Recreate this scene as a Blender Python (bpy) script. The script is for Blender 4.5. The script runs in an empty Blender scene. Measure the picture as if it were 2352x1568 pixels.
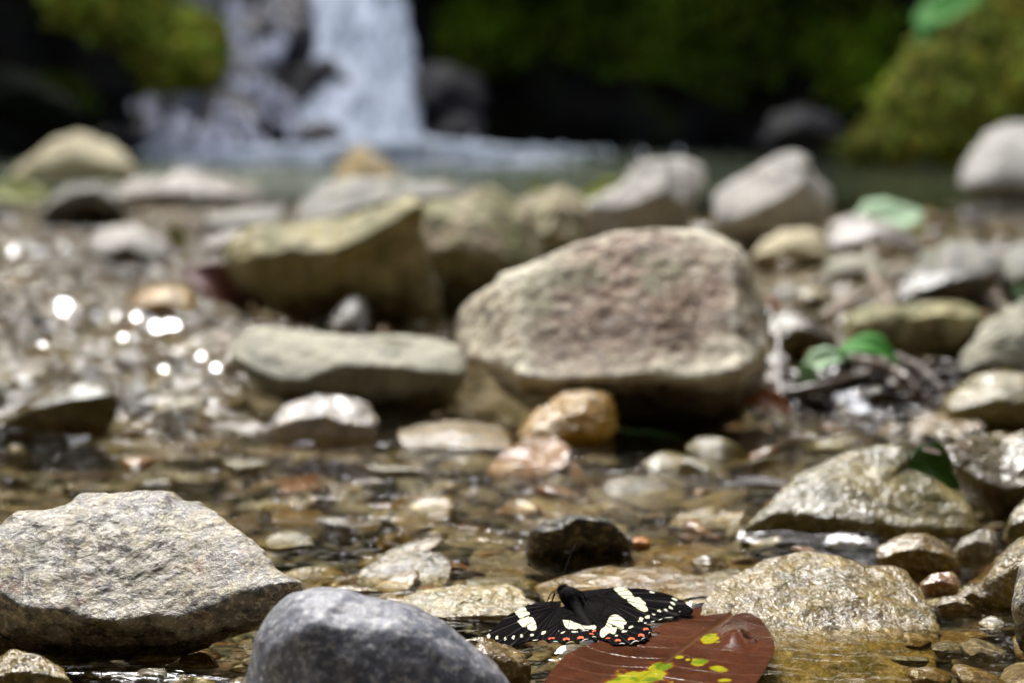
import bpy, bmesh, math, random
import numpy as np
from mathutils import Vector
random.seed(7); RNG = np.random.default_rng(7)
R = math.radians
sc = bpy.context.scene
COL = sc.collection

# ------------------------------------------------------------------ camera, light, exposure
CAMH, FPX, HORIZ = 0.224, 5004.0, 250.0
PITCH = math.atan((784 - HORIZ) / FPX)
cam_d = bpy.data.cameras.new('camera'); cam = bpy.data.objects.new('camera', cam_d); COL.objects.link(cam)
cam.location = (0, 0, CAMH); cam.rotation_euler = (R(90) - PITCH, 0, 0)
cam_d.sensor_width = 23.5; cam_d.lens = 50; cam_d.clip_start = 0.02; cam_d.clip_end = 300
cam_d.dof.use_dof = True; cam_d.dof.focus_distance = 0.905; cam_d.dof.aperture_fstop = 5.0
sc.camera = cam

w = bpy.data.worlds.new("World"); sc.world = w; w.use_nodes = True
wn = w.node_tree.nodes; wl = w.node_tree.links; wn.clear()
SUN_EL, SUN_AZ = R(52), R(-20)            # azimuth from +Y (upstream) towards +X
sky = wn.new('ShaderNodeTexSky'); sky.sky_type = 'NISHITA'; sky.sun_disc = False
sky.sun_elevation = SUN_EL; sky.sun_rotation = SUN_AZ; sky.air_density = 1.0; sky.dust_density = 3.0
hs = wn.new('ShaderNodeHueSaturation'); hs.inputs['Saturation'].default_value = 0.5
bg = wn.new('ShaderNodeBackground'); bg.inputs['Strength'].default_value = 0.125
wo = wn.new('ShaderNodeOutputWorld')
wl.new(sky.outputs[0], hs.inputs['Color']); wl.new(hs.outputs[0], bg.inputs[0]); wl.new(bg.outputs[0], wo.inputs[0])
sun_d = bpy.data.lights.new('sun', 'SUN'); sun_d.energy = 1.8; sun_d.angle = R(26); sun_d.color = (1, 0.985, 0.965)
sun = bpy.data.objects.new('sun', sun_d); COL.objects.link(sun)
sdir = Vector((math.sin(SUN_AZ) * math.cos(SUN_EL), math.cos(SUN_AZ) * math.cos(SUN_EL), math.sin(SUN_EL)))
sun.rotation_euler = sdir.to_track_quat('Z', 'Y').to_euler(); sun.location = (0, 0, 12)
sc.view_settings.view_transform = 'Standard'; sc.view_settings.look = 'None'
sc.view_settings.exposure = 1.75; sc.view_settings.gamma = 1
sc.cycles.use_denoising = True
sc.cycles.max_bounces = 8; sc.cycles.transparent_max_bounces = 8

# ------------------------------------------------------------------ numpy noise
def _h(ix, iy, iz, s):
    n = (ix * 73856093) ^ (iy * 19349663) ^ (iz * 83492791) ^ (s * 2654435761)
    n = n & 0xffffffff
    n = ((n ^ (n >> 15)) * 0x2c1b3c6d) & 0xffffffff
    n = ((n ^ (n >> 12)) * 0x297a2d39) & 0xffffffff
    n = n ^ (n >> 15)
    return n.astype(np.float64) / 2147483648.0 - 1.0
def vn(P, s=0):
    P = np.asarray(P, float); I = np.floor(P).astype(np.int64); f = P - I; f = f * f * (3 - 2 * f)
    x, y, z = I[..., 0], I[..., 1], I[..., 2]; r = 0
    for dx in (0, 1):
        wx = f[..., 0] if dx else 1 - f[..., 0]
        for dy in (0, 1):
            wy = f[..., 1] if dy else 1 - f[..., 1]
            for dz in (0, 1):
                wz = f[..., 2] if dz else 1 - f[..., 2]
                r = r + wx * wy * wz * _h(x + dx, y + dy, z + dz, s)
    return r
def fbm(P, scale, octv=4, s=0, gain=.5):
    P = np.asarray(P, float) * scale; a = 1; r = 0; t = 0
    for k in range(octv):
        r = r + a * vn(P + k * 17.3, s + k); t += a; a *= gain; P = P * 2.03
    return r / t
def ridged(P, scale, octv=3, s=0):
    P = np.asarray(P, float) * scale; a = 1; r = 0; t = 0
    for k in range(octv):
        r = r + a * (1 - 2 * np.abs(vn(P + k * 9.1, s + k))); t += a; a *= .5; P = P * 2.1
    return r / t
def sstep(a, b, x):
    t = np.clip((x - a) / (b - a), 0, 1); return t * t * (3 - 2 * t)

# ------------------------------------------------------------------ pixel -> place helpers (2352 x 1568 reference frame)
CP, SP = math.cos(PITCH), math.sin(PITCH)
def rays(px, py):
    u = (np.asarray(px, float) - 1176) / FPX; v = (784 - np.asarray(py, float)) / FPX
    d = np.stack([u + 0 * v, CP + v * SP, -SP + v * CP], -1)
    return d / d[..., 1:2]
def at_y(px, py, Y):
    d = rays(px, py); return np.array([0, 0, CAMH]) + d * np.asarray(Y, float)[..., None]
def at_z(px, py, z=0.0):
    d = rays(px, py); t = (z - CAMH) / d[..., 2]; return np.array([0, 0, CAMH]) + d * t[..., None]
def g(px, py, z=0.0): return at_z(np.array(float(px)), np.array(float(py)), z)
def to_px(P):
    P = np.asarray(P, float); q = P - np.array([0, 0, CAMH])
    dep = q[..., 1] * CP - q[..., 2] * SP; up = q[..., 1] * SP + q[..., 2] * CP
    return 1176 + FPX * q[..., 0] / dep, 784 - FPX * up / dep

# ------------------------------------------------------------------ mesh helpers
def mesh(name, V, F, mat=None, parent=None, smooth=True, col=None, loc=None, attrs=None):
    me = bpy.data.meshes.new(name)
    V = np.asarray(V, float)
    if loc is not None: V = V - np.asarray(loc, float)
    if isinstance(F, np.ndarray):
        n = F.shape[1]
        me.vertices.add(len(V)); me.vertices.foreach_set('co', V.astype(np.float32).ravel())
        me.loops.add(F.size); me.loops.foreach_set('vertex_index', F.astype(np.int32).ravel())
        me.polygons.add(len(F)); me.polygons.foreach_set('loop_start', np.arange(0, F.size, n, dtype=np.int32))
        me.polygons.foreach_set('loop_total', np.full(len(F), n, np.int32))
        me.update(calc_edges=True)
    else:
        me.from_pydata([tuple(v) for v in V], [], F); me.update()
    me.polygons.foreach_set('use_smooth', np.full(len(me.polygons), smooth, bool))
    if col is not None:
        a = me.color_attributes.new('tint', 'FLOAT_COLOR', 'POINT')
        c = np.ones((len(V), 4), np.float32); c[:, :3] = col; a.data.foreach_set('color', c.ravel())
    for k, v in (attrs or {}).items():
        a = me.attributes.new(k, 'FLOAT', 'POINT'); a.data.foreach_set('value', np.asarray(v, np.float32))
    if mat: me.materials.append(mat)
    o = bpy.data.objects.new(name, me); COL.objects.link(o)
    if loc is not None: o.location = loc
    if parent:
        o.parent = parent
    return o
def tag(o, label=None, cat=None, group=None, kind=None):
    if label: o['label'] = label
    if cat: o['category'] = cat
    if group: o['group'] = group
    if kind: o['kind'] = kind
    return o
def empty(name, loc):
    o = bpy.data.objects.new(name, None); COL.objects.link(o); o.location = loc; o.empty_display_size = .02
    return o
def ico(sub):
    bm = bmesh.new(); bmesh.ops.create_icosphere(bm, subdivisions=sub, radius=1)
    V = np.array([v.co[:] for v in bm.verts]); F = np.array([[v.index for v in f.verts] for f in bm.faces]); bm.free()
    return V / np.linalg.norm(V, axis=1, keepdims=True), F
ICO = {k: ico(k) for k in (1, 2, 3, 4, 5)}
def tube(pts, rad, n=8):
    P = np.asarray(pts, float); rad = np.broadcast_to(np.asarray(rad, float), (len(P),))
    T = np.gradient(P, axis=0); T /= np.linalg.norm(T, axis=1, keepdims=True) + 1e-12
    up = np.array([0, 0, 1.0]) if abs(T[0, 2]) < .9 else np.array([1.0, 0, 0])
    A = np.cross(T, up); A /= np.linalg.norm(A, axis=1, keepdims=True) + 1e-12; B = np.cross(T, A)
    V = []; F = []
    for k in range(n):
        a = 2 * math.pi * k / n
        V.append(P + (A * math.cos(a) + B * math.sin(a)) * rad[:, None])
    V = np.stack(V, 1).reshape(-1, 3); m = len(P)
    for i in range(m - 1):
        for k in range(n):
            F.append([i * n + k, i * n + (k + 1) % n, (i + 1) * n + (k + 1) % n, (i + 1) * n + k])
    c0, c1 = len(V), len(V) + 1
    V = np.vstack([V, P[0], P[-1]])
    for k in range(n):
        F.append([c0, (k + 1) % n, k, k]); F.append([c1, (m - 1) * n + k, (m - 1) * n + (k + 1) % n, (m - 1) * n + (k + 1) % n])
    return V, [f if f[2] != f[3] else f[:3] for f in F]
def join(parts):
    V = []; F = []; o = 0
    for v, f in parts:
        V.append(v); F += [[int(i) + o for i in q] for q in f]; o += len(v)
    return np.vstack(V), F
def spline(pts, n=40):
    P = np.asarray(pts, float); Q = np.vstack([2 * P[0] - P[1], P, 2 * P[-1] - P[-2]]); out = []
    m = len(P) - 1
    for t in np.linspace(0, m - 1e-6, n):
        i = int(t); f = t - i; a, b, c, d = Q[i:i + 4]
        out.append(.5 * ((2 * b) + (c - a) * f + (2 * a - 5 * b + 4 * c - d) * f * f + (3 * b - a - 3 * c + d) * f ** 3))
    return np.array(out)
def resample(poly, n, smooth=0, closed=True):
    P = np.asarray(poly, float)
    Q = np.vstack([P, P[:1]]) if closed else P
    L = np.r_[0, np.cumsum(np.linalg.norm(np.diff(Q, axis=0), axis=1))]
    t = np.linspace(0, L[-1], n, endpoint=not closed)
    S = np.stack([np.interp(t, L, Q[:, k]) for k in range(P.shape[1])], 1)
    for _ in range(smooth):
        S = (np.roll(S, 1, 0) + 2 * S + np.roll(S, -1, 0)) / 4
    return S

# ------------------------------------------------------------------ materials
class NT:
    def __init__(s, name):
        s.m = bpy.data.materials.new(name); s.m.use_nodes = True; s.t = s.m.node_tree; s.t.nodes.clear()
        s.out = s.n('ShaderNodeOutputMaterial')
    def n(s, k, **kw):
        x = s.t.nodes.new(k)
        for a, b in kw.items(): setattr(x, a, b)
        return x
    def l(s, a, b): s.t.links.new(a, b)
    def pos(s): return s.n('ShaderNodeNewGeometry').outputs['Position']
    def noise(s, vec, scale, detail=4, rough=.55, dist=0.0):
        x = s.n('ShaderNodeTexNoise'); x.inputs['Scale'].default_value = scale; x.inputs['Detail'].default_value = detail
        x.inputs['Roughness'].default_value = rough; x.inputs['Distortion'].default_value = dist; s.l(vec, x.inputs['Vector'])
        return x.outputs['Fac']
    def ramp(s, v, a, b, ca=0.0, cb=1.0):
        x = s.n('ShaderNodeMapRange'); x.interpolation_type = 'SMOOTHSTEP'
        for k, q in zip(('From Min', 'From Max', 'To Min', 'To Max'), (a, b, ca, cb)): x.inputs[k].default_value = q
        s.l(v, x.inputs['Value']); return x.outputs[0]
    def math(s, op, a, b=None, clamp=False):
        x = s.n('ShaderNodeMath', operation=op); x.use_clamp = clamp
        for i, q in enumerate((a, b)):
            if q is None: continue
            if isinstance(q, (int, float)): x.inputs[i].default_value = q
            else: s.l(q, x.inputs[i])
        return x.outputs[0]
    def mix(s, f, a, b, blend='MIX'):
        x = s.n('ShaderNodeMix', data_type='RGBA', blend_type=blend)
        for i, q in ((0, f), (6, a), (7, b)):
            if isinstance(q, (int, float)): x.inputs[i].default_value = q
            elif isinstance(q, tuple): x.inputs[i].default_value = (*q, 1)
            else: s.l(q, x.inputs[i])
        return x.outputs[2]
    def mapping(s, v, scale):
        x = s.n('ShaderNodeMapping'); x.inputs['Scale'].default_value = scale; s.l(v, x.inputs['Vector']); return x.outputs[0]
    def bump(s, h, strength, dist):
        x = s.n('ShaderNodeBump'); x.inputs['Strength'].default_value = strength; x.inputs['Distance'].default_value = dist
        s.l(h, x.inputs['Height']); return x.outputs[0]
    def bsdf(s, color, rough=.6, normal=None, spec=.5, coat=0.0, **kw):
        b = s.n('ShaderNodeBsdfPrincipled')
        for k, q in (('Base Color', color), ('Roughness', rough), ('Specular IOR Level', spec), ('Coat Weight', coat)):
            if isinstance(q, (int, float)): b.inputs[k].default_value = q
            elif isinstance(q, tuple): b.inputs[k].default_value = (*q, 1)
            else: s.l(q, b.inputs[k])
        for k, q in kw.items(): b.inputs[k.replace('_', ' ')].default_value = q
        if normal is not None: s.l(normal, b.inputs['Normal'])
        return b
    def done(s, sh): s.l(sh, s.out.inputs['Surface']); return s.m

def rock_mat(name, a, b, c, scale=20, speck=300, light=.5, dark=.5, rough=.75, wetz=.012, wamp=.012, moss=0.0,
             mosscol=(.10, .115, .025), bump=.6, bdist=.0015, wrough=.10, lightcol=(.62, .58, .48), darkcol=(.035, .035, .035), wetdark=.36, stain=None, patch=None, sat=1.5, spec=.5):
    a, b, c, lightcol = [tuple(max(.004, sum(q) / 3 + (k - sum(q) / 3) * sat) for k in q) for q in (a, b, c, lightcol)]
    t = NT(name); p = t.pos()
    n1 = t.noise(p, scale, 5, .6); n2 = t.noise(p, scale * 3.1, 5, .65, .4); n3 = t.noise(p, speck, 3, .7); n4 = t.noise(p, speck * .45, 4, .7, .3)
    col = t.mix(t.ramp(n1, .38, .62), a, b)
    col = t.mix(t.ramp(n2, .48, .66), col, c)
    for (pc, pr, pcol, pa) in (patch or []):
        vd_ = t.n('ShaderNodeVectorMath', operation='DISTANCE'); t.l(p, vd_.inputs[0]); vd_.inputs[1].default_value = pc
        pm = t.ramp(t.math('ADD', t.math('DIVIDE', vd_.outputs['Value'], pr), t.math('MULTIPLY', t.math('SUBTRACT', n2, .5), 1.6)), 1.15, .75)
        col = t.mix(t.math('MULTIPLY', pm, pa), col, pcol)
    if stain: col = t.mix(t.math('MULTIPLY', t.ramp(t.noise(p, scale * 1.7, 4, .6, .5), .55, .7), .8), col, stain)
    col = t.mix(t.math('MULTIPLY', t.ramp(n3, .52, .60), light), col, lightcol)
    col = t.mix(t.math('MULTIPLY', t.ramp(n4, .52, .62), dark), col, darkcol)
    sep = t.n('ShaderNodeSeparateXYZ'); t.l(p, sep.inputs[0])
    if moss > 0:
        gm = t.n('ShaderNodeSeparateXYZ'); t.l(t.n('ShaderNodeNewGeometry').outputs['Normal'], gm.inputs[0])
        mm = t.ramp(t.math('ADD', t.noise(p, scale * 1.3, 4, .7), t.math('MULTIPLY', gm.outputs[2], .06)), .62 - moss * .3, .74 - moss * .3)
        col = t.mix(t.math('MULTIPLY', mm, .85), col, t.mix(n3, mosscol, tuple(q * .45 for q in mosscol)))
    zz = t.math('ADD', sep.outputs[2], t.math('MULTIPLY', t.math('SUBTRACT', t.noise(p, scale * 1.5, 3), .5), -wamp * 3))
    wet = t.ramp(zz, wetz + wamp * .5, wetz - wamp * .5)
    col = t.mix(wet, col, t.mix(1.0, col, (wetdark, wetdark * .9, wetdark * .72), 'MULTIPLY'))
    rg = t.math('ADD', t.math('MULTIPLY', wet, wrough - rough), t.math('ADD', rough, t.math('MULTIPLY', t.math('SUBTRACT', n2, .5), .3)), True)
    hgt = t.math('ADD', t.math('MULTIPLY', n3, .35), t.math('ADD', t.math('MULTIPLY', n4, .8), t.math('MULTIPLY', n2, 1.6)))
    b_ = t.bsdf(col, rg, t.bump(hgt, bump, bdist))
    film = t.math('MULTIPLY', t.math('MULTIPLY', wet, t.ramp(sep.outputs[2], -.002, .001)), t.ramp(t.noise(p, scale * 1.2, 3), .42, .58))
    t.l(t.ramp(sep.outputs[2], -.003, 0, .05, spec), b_.inputs['Specular IOR Level'])
    t.l(film, b_.inputs['Coat Weight']); b_.inputs['Coat Roughness'].default_value = .07; b_.inputs['Coat IOR'].default_value = 1.4
    t.l(t.bump(t.math('ADD', n4, t.math('MULTIPLY', t.noise(p, speck * .22, 3, .6), 1.5)), 1.0, bdist * 3.4), b_.inputs['Coat Normal'])
    return t.done(b_.outputs[0])

M = {}
M['speckled'] = rock_mat('speckled_stone', (.27, .245, .20), (.16, .15, .14), (.34, .30, .22), 30, 380, .7, .8, .55, .014, .012, .12, (.12, .10, .03), .9, .0012, .14, stain=(.26, .15, .08), patch=[(tuple(at_y(np.array(610.), np.array(1315.), .95)), .04, (.30, .13, .035), .85), (tuple(at_y(np.array(640.), np.array(1370.), .92)), .03, (.30, .13, .035), .8)])
M['bluegrey'] = rock_mat('blue_grey_stone', (.095, .100, .118), (.14, .145, .165), (.23, .23, .24), 34, 330, .75, .55, .55, -.05, .004, 0, bump=.6, bdist=.0007, lightcol=(.42, .41, .40), darkcol=(.04, .042, .048), patch=[(tuple(at_y(np.array(1085.), np.array(1530.), .80)), .022, (.14, .10, .07), .6), (tuple(at_y(np.array(980.), np.array(1470.), .79)), .016, (.055, .057, .065), .7), (tuple(at_y(np.array(700.), np.array(1440.), .80)), .02, (.22, .22, .225), .5)])
M['wetbrown'] = rock_mat('wet_brown_stone', (.19, .14, .07), (.13, .095, .045), (.26, .20, .10), 30, 320, .35, .4, .4, .2, .01, .05, bump=.9, bdist=.0012, wetdark=.75, wrough=.11)
M['wetyellow'] = rock_mat('wet_yellow_stone', (.225, .18, .082), (.14, .11, .052), (.30, .25, .12), 24, 260, .35, .45, .4, .2, .01, .1, (.18, .16, .03), 1.0, .0022, wetdark=.8, wrough=.11)
M['wetolive'] = rock_mat('wet_olive_stone', (.215, .19, .095), (.14, .125, .06), (.28, .255, .15), 22, 240, .4, .4, .5, .2, .01, .25, (.15, .14, .03), 1.0, .002, wetdark=.8, wrough=.10)
M['wetgrey'] = rock_mat('wet_grey_stone', (.22, .21, .18), (.14, .135, .12), (.30, .28, .23), 26, 260, .4, .4, .5, .2, .01, .05, bump=1.0, bdist=.002, wetdark=.8, wrough=.12)
M['boulder'] = rock_mat('pinkish_boulder_stone', (.62, .59, .49), (.53, .49, .40), (.45, .39, .31), 13, 130, .5, .6, .7, .035, .02, .06, (.22, .20, .08), 1.0, .004, lightcol=(.62, .58, .46), darkcol=(.10, .085, .075), stain=(.34, .26, .18),
    patch=[(tuple(at_y(np.array(1480.), np.array(710.), 1.56)), .072, (.20, .105, .055), .95), (tuple(at_y(np.array(1350.), np.array(800.), 1.53)), .045, (.20, .12, .07), .8)])
M['creamgrey'] = rock_mat('cream_grey_stone', (.31, .30, .24), (.20, .195, .16), (.38, .365, .29), 12, 120, .3, .5, .75, .012, .015, .08, (.2, .2, .08), .9, .003, darkcol=(.09, .09, .08))
M['olive'] = rock_mat('olive_brown_stone', (.30, .26, .14), (.16, .135, .065), (.38, .34, .22), 9, 90, .3, .5, .7, .035, .03, .35, (.17, .16, .04), .9, .004, darkcol=(.07, .06, .04))
M['tanolive'] = rock_mat('tan_lichen_stone', (.32, .29, .19), (.23, .205, .13), (.36, .29, .22), 10, 90, .4, .5, .75, .05, .02, .35, (.24, .23, .07), .9, .004, stain=(.32, .2, .15))
M['grey'] = rock_mat('dry_grey_stone', (.27, .265, .235), (.18, .175, .165), (.34, .32, .28), 10, 80, .3, .4, .75, .04, .02, .06, bump=.8, bdist=.004)
M['pale'] = rock_mat('pale_grey_stone', (.42, .40, .365), (.32, .305, .28), (.48, .46, .42), 14, 60, .3, .25, .7, .035, .02, .0, bump=.8, bdist=.004, darkcol=(.2, .18, .16))
M['cream'] = rock_mat('cream_stone', (.54, .48, .34), (.42, .37, .26), (.60, .55, .42), 10, 60, .3, .2, .75, .02, .015, .0, bump=.6, bdist=.004, darkcol=(.25, .22, .16))
M['lavender'] = rock_mat('wet_pale_stone', (.34, .325, .335), (.24, .23, .24), (.42, .41, .42), 12, 110, .5, .5, .4, .3, .01, .0, bump=1.0, bdist=.004, wetdark=.95, wrough=.25)
M['orange'] = rock_mat('orange_tan_stone', (.42, .32, .16), (.34, .25, .13), (.40, .36, .28), 6, 60, .2, .3, .7, .02, .015, .0, bump=.6, bdist=.004)
M['red'] = rock_mat('reddish_brown_stone', (.22, .125, .07), (.17, .10, .055), (.28, .19, .11), 20, 200, .3, .4, .5, .2, .01, 0, bump=.7, bdist=.0015, wetdark=.85)
M['dark'] = rock_mat('dark_wet_stone', (.075, .072, .06), (.045, .043, .038), (.11, .10, .085), 24, 190, .4, .5, .4, .3, .01, .1, (.05, .06, .015), 1.0, .0045, wetdark=.9, wrough=.10)
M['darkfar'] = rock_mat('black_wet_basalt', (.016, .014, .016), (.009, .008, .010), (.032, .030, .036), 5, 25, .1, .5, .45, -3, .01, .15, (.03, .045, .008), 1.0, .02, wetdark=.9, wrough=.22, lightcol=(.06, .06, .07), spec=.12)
M['orangepeb'] = rock_mat('orange_pebble_stone', (.42, .20, .08), (.34, .15, .06), (.5, .28, .13), 60, 500, .3, .3, .4, .2, .01, 0, bump=.4, bdist=.001, wetdark=.9)

def flat_mat(name, col, rough=.5, bumps=200, bs=.4, bd=.001, var=.5, spec=.5, trans=0.0):
    t = NT(name); p = t.pos(); n = t.noise(p, bumps * .3, 4); n2 = t.noise(p, bumps, 3)
    c = t.mix(n, tuple(q * (1 - var * .6) for q in col), tuple(min(1, q * (1 + var * .6)) for q in col))
    b = t.bsdf(c, rough, t.bump(n2, bs, bd), spec)
    if trans > 0:
        tr = t.n('ShaderNodeBsdfTranslucent'); t.l(c, tr.inputs[0]); mx = t.n('ShaderNodeMixShader'); mx.inputs[0].default_value = trans
        t.l(b.outputs[0], mx.inputs[1]); t.l(tr.outputs[0], mx.inputs[2]); return t.done(mx.outputs[0])
    return t.done(b.outputs[0])
def moss_mat(name, a, b, sc_=7):
    t = NT(name); p = t.pos(); n = t.noise(p, sc_, 5, .7); n2 = t.noise(p, sc_ * 9, 3, .7)
    c = t.mix(t.ramp(n, .35, .65), a, b); c = t.mix(t.ramp(n2, .35, .7), c, tuple(q * .4 for q in a))
    return t.done(t.bsdf(c, .9, t.bump(t.math('ADD', n2, n), 1.0, .04), .2).outputs[0])
M['moss_bright'] = moss_mat('bright_moss', (.32, .35, .02), (.17, .21, .012))
M['moss_mid'] = moss_mat('green_moss', (.09, .14, .004), (.04, .065, .003))
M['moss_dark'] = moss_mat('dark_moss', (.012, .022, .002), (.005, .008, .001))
M['moss_slope'] = moss_mat('hanging_moss', (.24, .25, .035), (.07, .10, .008), 6)
M['leafgreen'] = flat_mat('bright_green_leaf', (.06, .19, .012), .4, 60, trans=.3)

# ------------------------------------------------------------------ rocks traced from an outline, given distance, slope and thickness
def inout(poly, x):       # interpolate ridge polyline y at x
    P = np.asarray(poly, float); return np.interp(x, P[:, 0], P[:, 1])
SEED = [11]
def rock(name, label, cat, outline, mat, ybase, alpha=40, under=.3, ridge=None, rnd=.03, thick=None, amp=.03, n=150, m=36, group=None,
         dY=0.0, side=None, flat=False, rid=.5, fine=.25, fac=.11, sm=3, pw=2.4, z0=0.0, kind=None, parent=None, cen=None):
    SEED[0] += 5; s = SEED[0]
    O = resample(outline, n, sm); c = O.mean(0) if cen is None else np.array(cen, float)
    x0, x1, y0, y1 = O[:, 0].min(), O[:, 0].max(), O[:, 1].min(), O[:, 1].max()
    Yr = float(g((x0 + x1) / 2, ybase, z0)[1]) + dY
    W = (x1 - x0) / FPX * Yr; size = W
    if thick is None: thick = W * .6
    if flat:
        ang_ = np.argsort(O[:, 0]); xs_ = np.linspace(x0, x1, 14); low = []
        for x_ in xs_:
            near_ = O[np.abs(O[:, 0] - x_) < (x1 - x0) / 12]; low.append(min(near_[:, 1].max(), ybase) - 3)
        ridge = list(zip(xs_, low))
    if ridge is None: yr = y0 + .4 * (min(y1, ybase) - y0); ridge = [(x0, yr + .25 * (ybase - y0)), ((x0 + x1) / 2, yr), (x1, yr + .25 * (ybase - y0))]
    rho = 1 - (1 - np.linspace(0, 1, m)) ** 1.6
    def surf(rr, back):
        P = c + (O[None] - c) * rr[:, None, None]
        px, py = P[..., 0], P[..., 1]; yr = inout(ridge, px)
        dr = rays(px, yr); zr = CAMH + dr[..., 2] * Yr
        e = rays(px, py)[..., 2]; ta = math.tan(R(alpha))
        Ytop = (CAMH - zr + ta * Yr) / np.maximum(ta - e, .03)
        Ylow = (Yr + under * (zr - CAMH)) / np.maximum(1 + under * e, .3)
        sf = (py - yr) / max(1.0, (y1 - y0) * .05); wgt = 1 / (1 + np.exp(np.clip(sf * 2, -30, 30)))
        Y = wgt * Ytop + (1 - wgt) * Ylow
        if side: Y = Y + (np.maximum(0, side[0] - px) * side[1] + np.maximum(0, px - side[2]) * side[3]) / FPX * Yr
        prof = 1 - (1 - np.clip(rr, 0, 1)[:, None] ** pw) ** (1 / pw)
        Yf = Y + rnd * prof
        if back: Yf = Yf + thick * np.sqrt(np.clip(1 - rr[:, None] ** 2, 0, 1))
        return at_y(px, py, Yf)
    Fr = surf(rho, False); Bk = surf(rho[::-1][1:], True)
    G = np.concatenate([Fr[1:], Bk[:-1]], 0)         # rings
    V = np.vstack([G.reshape(-1, 3), Fr[0, :1], Bk[-1, :1]])
    k = G.shape[0]; idx = np.arange(k * n).reshape(k, n)
    a = idx[:-1]; b = idx[1:]
    Q = np.stack([a, np.roll(a, -1, 1), np.roll(b, -1, 1), b], -1).reshape(-1, 4)
    F = [list(map(int, q)) for q in Q]
    c0 = k * n; c1 = c0 + 1
    F += [[c0, int(idx[0, (j + 1) % n]), int(idx[0, j])] for j in range(n)]
    F += [[c1, int(idx[-1, j]), int(idx[-1, (j + 1) % n])] for j in range(n)]
    ctr = V.mean(0); nd = V - ctr; nd[:, 1] *= .6; nd /= np.linalg.norm(nd, axis=1, keepdims=True) + 1e-9
    f1 = 3.2 / size
    d = amp * size * (rid * ridged(V, f1, 3, s) * .8 + (1 - rid) * fbm(V, f1, 4, s + 3)) + amp * size * fine * fbm(V, f1 * 7, 3, s + 9)
    d = d + size * fac * (facets(V, size, 22, s + 31) + .45 * facets(V, size, 70, s + 33, .05))
    vec = np.stack([fbm(V, f1 * 1.3, 3, s + 20 + q) for q in range(3)], -1) * amp * size * .5
    V = V + nd * d[:, None] + vec
    o = mesh(name, V, F, mat if not isinstance(mat, str) else M[mat], parent, True, loc=(float(ctr[0]), float(ctr[1]), 0.0))
    if parent is None: tag(o, label, cat, group, kind)
    return o

def facets(V, size, k, s, sharp=.10):
    q = np.random.default_rng(s); S = V[q.integers(0, len(V), k)]; N = q.normal(size=(k, 3)); N /= np.linalg.norm(N, axis=1, keepdims=True)
    d2 = ((V[:, None] - S[None]) ** 2).sum(-1) / size ** 2; d2 = d2 - d2.min(1, keepdims=True); W_ = np.exp(-d2 / (sharp ** 2)); W_ /= W_.sum(1, keepdims=True)
    h = ((V[:, None] - S[None]) * N[None]).sum(-1) / size
    return (W_ * np.clip(h, -.35, .35)).sum(1)
def hull_rock(seed, sub=3, planes=10, flat=.6, rough=.10, pn=15):
    r = np.random.default_rng(seed); D, F = ICO[sub]
    N = r.normal(size=(planes, 3)); N /= np.linalg.norm(N, axis=1, keepdims=True); d = r.uniform(.62, 1.0, planes)
    rr = (np.sum((np.maximum(D @ N.T, 0) / d) ** pn, 1) + .75 ** pn * .3) ** (-1 / pn)
    V = D * rr[:, None]; V = V * (1 + rough * fbm(V, 2.3, 3, seed)[:, None])
    V = V * np.array([1.0, r.uniform(.7, 1), flat * r.uniform(.8, 1.15)])
    return V, F
PROTO = {}
def proto(kind, k, sub, flat):
    key = (kind, k, sub, flat)
    if key not in PROTO: PROTO[key] = hull_rock(k * 7 + 3, sub, 7 + k % 6, flat)
    return PROTO[key]

# ================================================================== GROUND, WATER, CLIFF
def bed_h(x, y):
    P = np.stack([x, y, 0 * x], -1)
    h = -.022 + .008 * fbm(P, 6, 4, 91) - .05 * sstep(4.6, 6.0, y) - .25 * sstep(5.2, 7.5, y) + .01 * fbm(P, 22, 3, 5) * sstep(3.5, 1.0, y)
    px, py = to_px(np.stack([x, y, 0 * x], -1))
    bar = np.exp(-((px - 2080) / 330) ** 2 - ((py - 690) / 210) ** 2) * (y > .5)
    bar2 = np.exp(-((px - 330) / 330) ** 2 - ((py - 480) / 75) ** 2) * (y > .5)
    bar3 = np.exp(-((px - 1300) / 420) ** 2 - ((py - 560) / 80) ** 2) * (y > .5)
    h = h + .034 * bar + .020 * bar2 + .03 * bar3
    side = np.abs(x) - (.42 * np.maximum(y, 0) + .55)
    h = h + 0.5 * np.clip(side, 0, 8) ** .9 * (1 + .3 * fbm(P, 1.1, 4, 3))
    return h
def fan_rows(y0, y1, n): return np.exp(np.linspace(math.log(y0), math.log(y1), n))
def fan_grid(rows, us):
    Y = rows[:, None] + 0 * us[None]; X = np.maximum(rows, .5)[:, None] * us[None]
    n, m = Y.shape; idx = np.arange(n * m).reshape(n, m)
    F = np.stack([idx[:-1, :-1], idx[:-1, 1:], idx[1:, 1:], idx[1:, :-1]], -1).reshape(-1, 4)
    return X.ravel(), Y.ravel(), F
us = np.concatenate([-np.geomspace(14, .34, 40), np.linspace(-.32, .32, 260), np.geomspace(.34, 14, 40)])
rows = np.concatenate([np.linspace(-7, .45, 30), fan_rows(.5, 11, 420), np.linspace(11.5, 16, 8)])
X, Y, F = fan_grid(rows, us)
tg = NT('stream_bed'); p = tg.pos()
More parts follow.
